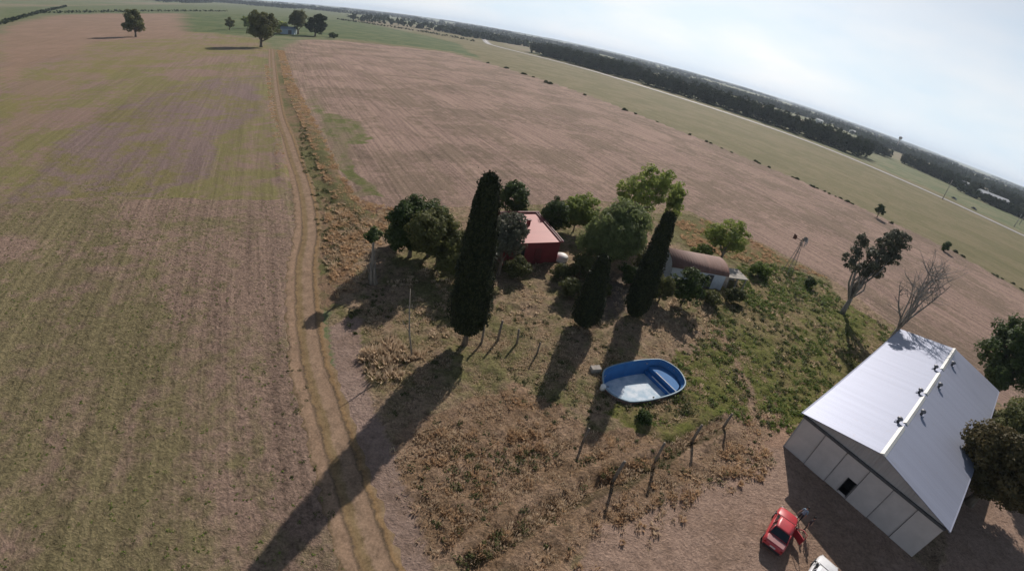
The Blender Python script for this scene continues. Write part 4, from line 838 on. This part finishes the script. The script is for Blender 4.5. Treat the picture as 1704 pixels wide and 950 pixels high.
# wood belts and far woods (masses)
def belt(name, label, line, depth, h, spacing, seed, leaf=1.7, per=105, mat_='belt'):
    rng = np.random.default_rng(seed); Cs, Ns, Ts = [], [], []
    for (x1, y1), (x2, y2) in zip(line[:-1], line[1:]):
        L = math.hypot(x2 - x1, y2 - y1); t = ((x2 - x1) / L, (y2 - y1) / L); nn = (-t[1], t[0])
        if nn[0] * x1 + nn[1] * y1 < 0: nn = (-nn[0], -nn[1])
        k = max(1, int(L * depth / spacing ** 2))
        for _ in range(k):
            a = rng.uniform(0, L); d = rng.uniform(0, depth); hh = h * rng.uniform(.7, 1.2); rr = spacing * rng.uniform(.5, .75)
            p = np.array([x1 + t[0] * a + nn[0] * d, y1 + t[1] * a + nn[1] * d, hh * .52]); e_ = rng.normal(0, 1, (per, 3)); e_ /= np.linalg.norm(e_, axis=1)[:, None]
            q = p + e_ * [rr, rr, hh * .5] * rng.uniform(.5, 1, (per, 1)); q[:, 2] = np.maximum(q[:, 2], .2)
            Cs.append(q); Ns.append(e_ + [0, 0, .3]); Ts.append(np.clip(rng.uniform(0, .7) + rng.uniform(0, .3, per), 0, 1))
    C_, N_, T_ = map(np.concatenate, (Cs, Ns, Ts)); V, F = leaf_quads(rng, C_, N_, leaf)
    return tag(qmesh(name, V, F, M[mat_], tint=T_), label, 'wood', kind='stuff')
HW = [Vector(p) for p in HWY]
def off(a, b_, d0):   # line parallel to the highway, on its far side
    a, b_ = Vector(a), Vector(b_); t = (b_ - a).normalized(); nn = Vector((-t.y, t.x)); nn = nn if nn.dot(a) > 0 else -nn
    return [tuple(a + nn * d0), tuple(b_ + nn * d0)]
belt('tree_belt', 'long dark belt of trees along the far side of the highway', off(at(863, 84), at(1030, 129), 6) , 60, 14.5, 6.5, 60)
belt('tree_belt', 'dark tree belt from the gap to the green field beside the highway', off(at(1046, 134), at(1436, 265), 6), 45, 14.5, 6.5, 61)
belt('tree_belt', 'tree belt set back behind the bright green field at the right', P((1440, 250), (1487, 266), (1547, 292), (1595, 314)), 50, 11, 6.5, 62)
belt('tree_belt', 'tree belt in front of and beside the white sheds at the right edge', P((1595, 318), (1655, 345), (1704, 366)) + [(560, 330)], 30, 7, 6.5, 63)
belt('tree_belt', 'dark trees right of the white sheds', P((1664, 337), (1704, 356)) + [(700, 420)], 70, 12, 7, 64)
rng = np.random.default_rng(70); Cs, Ns, Ts = [], [], []
def far_row(x, y, L, w, h, ang, dens=.06):
    k = int(max(20, L * w * dens)); a = rng.uniform(-L / 2, L / 2, k); d = rng.uniform(-w / 2, w / 2, k); z = rng.uniform(.1, 1, k) * h
    c, s = math.cos(ang), math.sin(ang); Cs.append(np.stack([x + a * c - d * s, y + a * s + d * c, z], 1)); Ns.append(rng.normal(0, 1, (k, 3)) + [0, 0, .4]); Ts.append(rng.uniform(0, 1, k))
for i in range(190):
    az = R(rng.uniform(-62, 66)); ds = 10 ** rng.uniform(2.95, 4.0)
    if az < R(-22): ds = max(ds, 1500 + ds * .5)
    x, y = math.sin(az) * ds, math.cos(az) * ds
    far_row(x, y, rng.uniform(80, 520) * (ds / 1500) ** .4, rng.uniform(8, 26), rng.uniform(6, 12), rng.choice([.35, .35 + math.pi / 2, 2.2, .0]) + rng.normal() * .1)
C_, N_, T_ = map(np.concatenate, (Cs, Ns, Ts)); zf = np.clip((np.hypot(C_[:, 0], C_[:, 1]) - 1500) / 3000, 0, 1) * ((fbm(C_[:, 0], C_[:, 1], 1 / 2600, 8, 3) - .45) * 26); C_[:, 2] += zf
V, F = leaf_quads(rng, C_, N_, 7.0); qm = qmesh('distant_woods', V, F, M['belt'], tint=T_); tag(qm, 'scattered rows of trees fading towards the horizon', 'wood', kind='stuff')
# hedges across the far left fields
for i, (ln, lab) in enumerate(((P((60, 23), (380, 20)), 'thin dark hedge across the far left field'), (P((0, 42), (60, 24), (110, 12)), 'dark hedge at the top left corner'), (P((560, 33), (690, 52), (790, 70)), 'scattered hedge beyond the bright green strip'))):
    rng = np.random.default_rng(120 + i); Cs, Ns, Ts = [], [], []
    for (x1, y1), (x2, y2) in zip(ln[:-1], ln[1:]): far_row((x1 + x2) / 2, (y1 + y2) / 2, math.hypot(x2 - x1, y2 - y1), 3, 2.6 if i != 1 else 2.4, math.atan2(y2 - y1, x2 - x1), .35)
    C_, N_, T_ = map(np.concatenate, (Cs, Ns, Ts)); V, F = leaf_quads(rng, C_, N_, 2.0); tag(qmesh('hedge', V, F, M['belt'], tint=T_), lab, 'hedge')

# ------------------------------------------------------------------ ground vegetation (masses)
def scatter(rng, poly, dens, clump=.55, seed=0, sc=.35):
    xs = [p[0] for p in poly]; ys = [p[1] for p in poly]; k = int((max(xs) - min(xs)) * (max(ys) - min(ys)) * dens)
    x = rng.uniform(min(xs), max(xs), k); y = rng.uniform(min(ys), max(ys), k)
    m = inside(x, y, poly) & (fbm(x, y, sc, seed, 3) > clump * rng.uniform(.75, 1.15, k)) & ~inside(x, y, POOL_RIM)
    uu = (x - HO.x) * HX.x + (y - HO.y) * HX.y; vv = (x - HO.x) * HY.x + (y - HO.y) * HY.y
    m &= ~((uu > -.3) & (uu < 12.9) & (vv > -.3) & (vv < 32)); return np.stack([x[m], y[m]], 1)
BX, BY = [], []
def blades(rng, pts, per, h, spread, width):
    k = len(pts); m = np.repeat(np.arange(k), per); hs_ = (h * rng.uniform(.5, 1.3, k))[m] * rng.uniform(.6, 1.1, len(m)); sp_ = (spread * rng.uniform(.6, 1.4, k))[m]
    a = rng.uniform(0, 2 * np.pi, len(m)); r = sp_ * rng.uniform(0, 1, len(m)) ** .5; b0 = np.stack([pts[m, 0] + np.cos(a) * r, pts[m, 1] + np.sin(a) * r, np.full(len(m), -.06)], 1)
    tip = b0 + np.stack([np.cos(a) * hs_ * .55, np.sin(a) * hs_ * .55, hs_], 1); sd_ = np.stack([-np.sin(a), np.cos(a), np.zeros(len(m))], 1) * (width * rng.uniform(.6, 1.4, len(m)))[:, None]
    md = (b0 + tip) / 2 + [0, 0, .0] ; V = np.stack([b0 - sd_ * .6, md - sd_, tip, md + sd_], 1).reshape(-1, 3); V[0::4, 2] = -.06
    return V, np.arange(len(V)).reshape(-1, 4), np.clip(rng.uniform(0, .7, k)[m] + rng.uniform(0, .35, len(m)), 0, 1)
def weeds(rng, pts, per, h, spread, leaf):
    k = len(pts); m = np.repeat(np.arange(k), per); s = rng.uniform(.5, 1.5, k)[m]; e_ = rng.normal(0, 1, (len(m), 3)); e_[:, 2] = np.abs(e_[:, 2]); e_ /= np.linalg.norm(e_, axis=1)[:, None]
    c = np.stack([pts[m, 0], pts[m, 1], np.zeros(len(m))], 1) + e_ * np.stack([s * spread, s * spread, s * h], 1) * rng.uniform(.4, 1, (len(m), 1))
    V, F = leaf_quads(rng, c, e_ + [0, 0, .4], leaf); return V, F, np.clip(rng.uniform(0, .7, k)[m] + rng.uniform(0, .35, len(m)), 0, 1)
def mass(name, label, mat_, parts):
    V, F, T = [], [], []; b0 = 0
    for v, f, t in parts: V.append(v); F.append(f + b0); T.append(t); b0 += len(v)
    tag(qmesh(name, np.concatenate(V), np.concatenate(F), M[mat_], tint=np.concatenate(T)), label, 'vegetation', kind='stuff')
rng = np.random.default_rng(200)
Z_or = P((720, 690), (850, 650), (960, 720), (1090, 740), (1250, 700), (1290, 770), (1130, 830), (1000, 880), (900, 950), (760, 950), (700, 800))
Z_pale = P((600, 590), (650, 560), (705, 590), (700, 640), (640, 670), (612, 650))
Z_pale2 = P((545, 345), (590, 330), (660, 350), (640, 400), (600, 480), (560, 500), (540, 430))
Z_bank = [(x - 1.3, y - .6) for x, y in DITCH] + [(x + 1.6, y + .8) for x, y in DITCH[::-1]]
Z_shed = P((1110, 370), (1170, 365), (1270, 410), (1390, 470), (1330, 450), (1250, 440), (1150, 415))
Z_yard = P((600, 500), (700, 500), (1000, 540), (1200, 540), (1330, 680), (1290, 730), (1100, 735), (1000, 800), (900, 900), (760, 950), (700, 850), (640, 700), (620, 600))
Z_back = P((640, 470), (700, 440), (900, 440), (1180, 480), (1200, 560), (1000, 560), (700, 560))
Z_green = P((1020, 690), (1120, 600), (1180, 540), (1200, 490), (1240, 430), (1330, 455), (1420, 510), (1490, 555), (1370, 670), (1300, 715), (1210, 700))
Z_lush = P((1225, 440), (1300, 440), (1390, 480), (1400, 520), (1300, 520), (1230, 500))
Z_strip = P((500, 200), (560, 290), (610, 360), (600, 430), (545, 440), (520, 350), (500, 260))
Z_lotedge = P((900, 860), (1100, 780), (1250, 740), (1280, 790), (1150, 850), (1050, 950), (900, 950))
mass('dry_grass', 'pale straw tufts of dry grass across the yard', 'straw', [blades(rng, scatter(rng, Z_yard, 12, .36, 1), 16, .20, .24, .026), blades(rng, scatter(rng, Z_or, 5, .45, 61), 22, .26, .28, .03), blades(rng, scatter(rng, Z_pale, 6, .4, 2), 34, .6, .3, .05), blades(rng, scatter(rng, Z_back, 1.6, .5, 3), 20, .35, .22, .05),
     blades(rng, scatter(rng, Z_green, 1.0, .52, 4), 16, .3, .2, .05), blades(rng, scatter(rng, Z_pale2, 3.0, .46, 5), 36, .34, .3, .04), blades(rng, scatter(rng, Z_lotedge, 2.5, .52, 6), 18, .22, .18, .04), blades(rng, scatter(rng, P((700, 700), (760, 700), (860, 950), (700, 950), (640, 760)), 3, .5, 9), 20, .2, .2, .045)])
FIELD = [(-3.6, 8), (-8, 13.7), (-12.5, 20.6), (-16.5, 27), (-20.5, 34), (-24, 41), (-30, 52), (-62, 48), (-60, 20), (-30, 5), (-12, 2)]
mass('field_stubble', 'short pale stubble and crop residue in the left field', 'straw', [blades(rng, scatter(rng, FIELD, 8.0, .44, 41, .5), 7, .08, .18, .028)])
mass('field_weeds', 'small dark weeds dotted through the left field', 'weed', [weeds(rng, scatter(rng, FIELD, 1.3, .53, 42, .18), 9, .06, .14, .06)])
mass('rusty_grass', 'rusty orange clumps of tall dry grass in the yard', 'rust_straw', [blades(rng, scatter(rng, Z_or, 2.4, .55, 11, .3), 34, .32, .28, .035), blades(rng, scatter(rng, Z_bank, 2.6, .44, 12), 34, .36, .32, .045), blades(rng, scatter(rng, Z_shed, 2.4, .48, 13), 34, .36, .32, .045),
     blades(rng, scatter(rng, [(x - .9, y) for x, y in TLEFT] + [(x + .4, y + .4) for x, y in TLEFT[::-1]], 2.0, .3, 14), 24, .30, .25, .045), blades(rng, scatter(rng, Z_pale2, 2.2, .47, 15), 36, .38, .32, .04), blades(rng, scatter(rng, Z_lotedge, 1.5, .55, 16), 24, .3, .22, .05)])
mass('green_weeds', 'fresh green weeds growing in clumps right of the shed and pool', 'weed', [weeds(rng, scatter(rng, Z_green, 2.6, .56, 21, .3), 34, .32, .36, .11), weeds(rng, scatter(rng, Z_lush, 3.0, .42, 22), 34, .35, .4, .12), weeds(rng, scatter(rng, P((1060, 665), (1150, 650), (1200, 690), (1100, 720), (1050, 700)), 3, .45, 23), 26, .2, .28, .09),
     weeds(rng, scatter(rng, P((1290, 660), (1340, 680), (1320, 720), (1280, 720)), 3, .4, 24), 34, .35, .35, .1)])
mass('dark_weeds', 'dark olive weeds and low growth across the yard and track edge', 'darkweed', [weeds(rng, scatter(rng, Z_yard, 1.3, .56, 31, .4), 26, .25, .30, .10), weeds(rng, scatter(rng, Z_green, 1.6, .54, 32), 30, .36, .36, .11), weeds(rng, scatter(rng, Z_or, 1.0, .56, 35), 26, .25, .3, .1), weeds(rng, scatter(rng, Z_strip, 1.1, .5, 33), 40, .25, .42, .10),
     weeds(rng, scatter(rng, P((470, 560), (515, 640), (545, 760), (590, 950), (520, 950), (470, 760)), 1.2, .6, 34, .25), 22, .12, .25, .07), weeds(rng, scatter(rng, P((560, 540), (600, 470), (640, 480), (640, 600), (600, 590)), 1.5, .5, 36), 24, .3, .3, .11)])

# ------------------------------------------------------------------ air
hzm = bpy.data.materials.new('haze_air'); hzm.use_nodes = True; n = hzm.node_tree.nodes; n.remove(n['Principled BSDF'])
pv = n.new('ShaderNodeVolumePrincipled'); pv.inputs['Color'].default_value = (.74, .86, 1.0, 1); pv.inputs['Density'].default_value = 1.1e-4; pv.inputs['Anisotropy'].default_value = .25
hzm.node_tree.links.new(pv.outputs[0], n['Material Output'].inputs['Volume'])
hb = MB().box((0, 6650, 43), (28600, 14900, 114)).build('haze', hzm); tag(hb, kind='stuff')
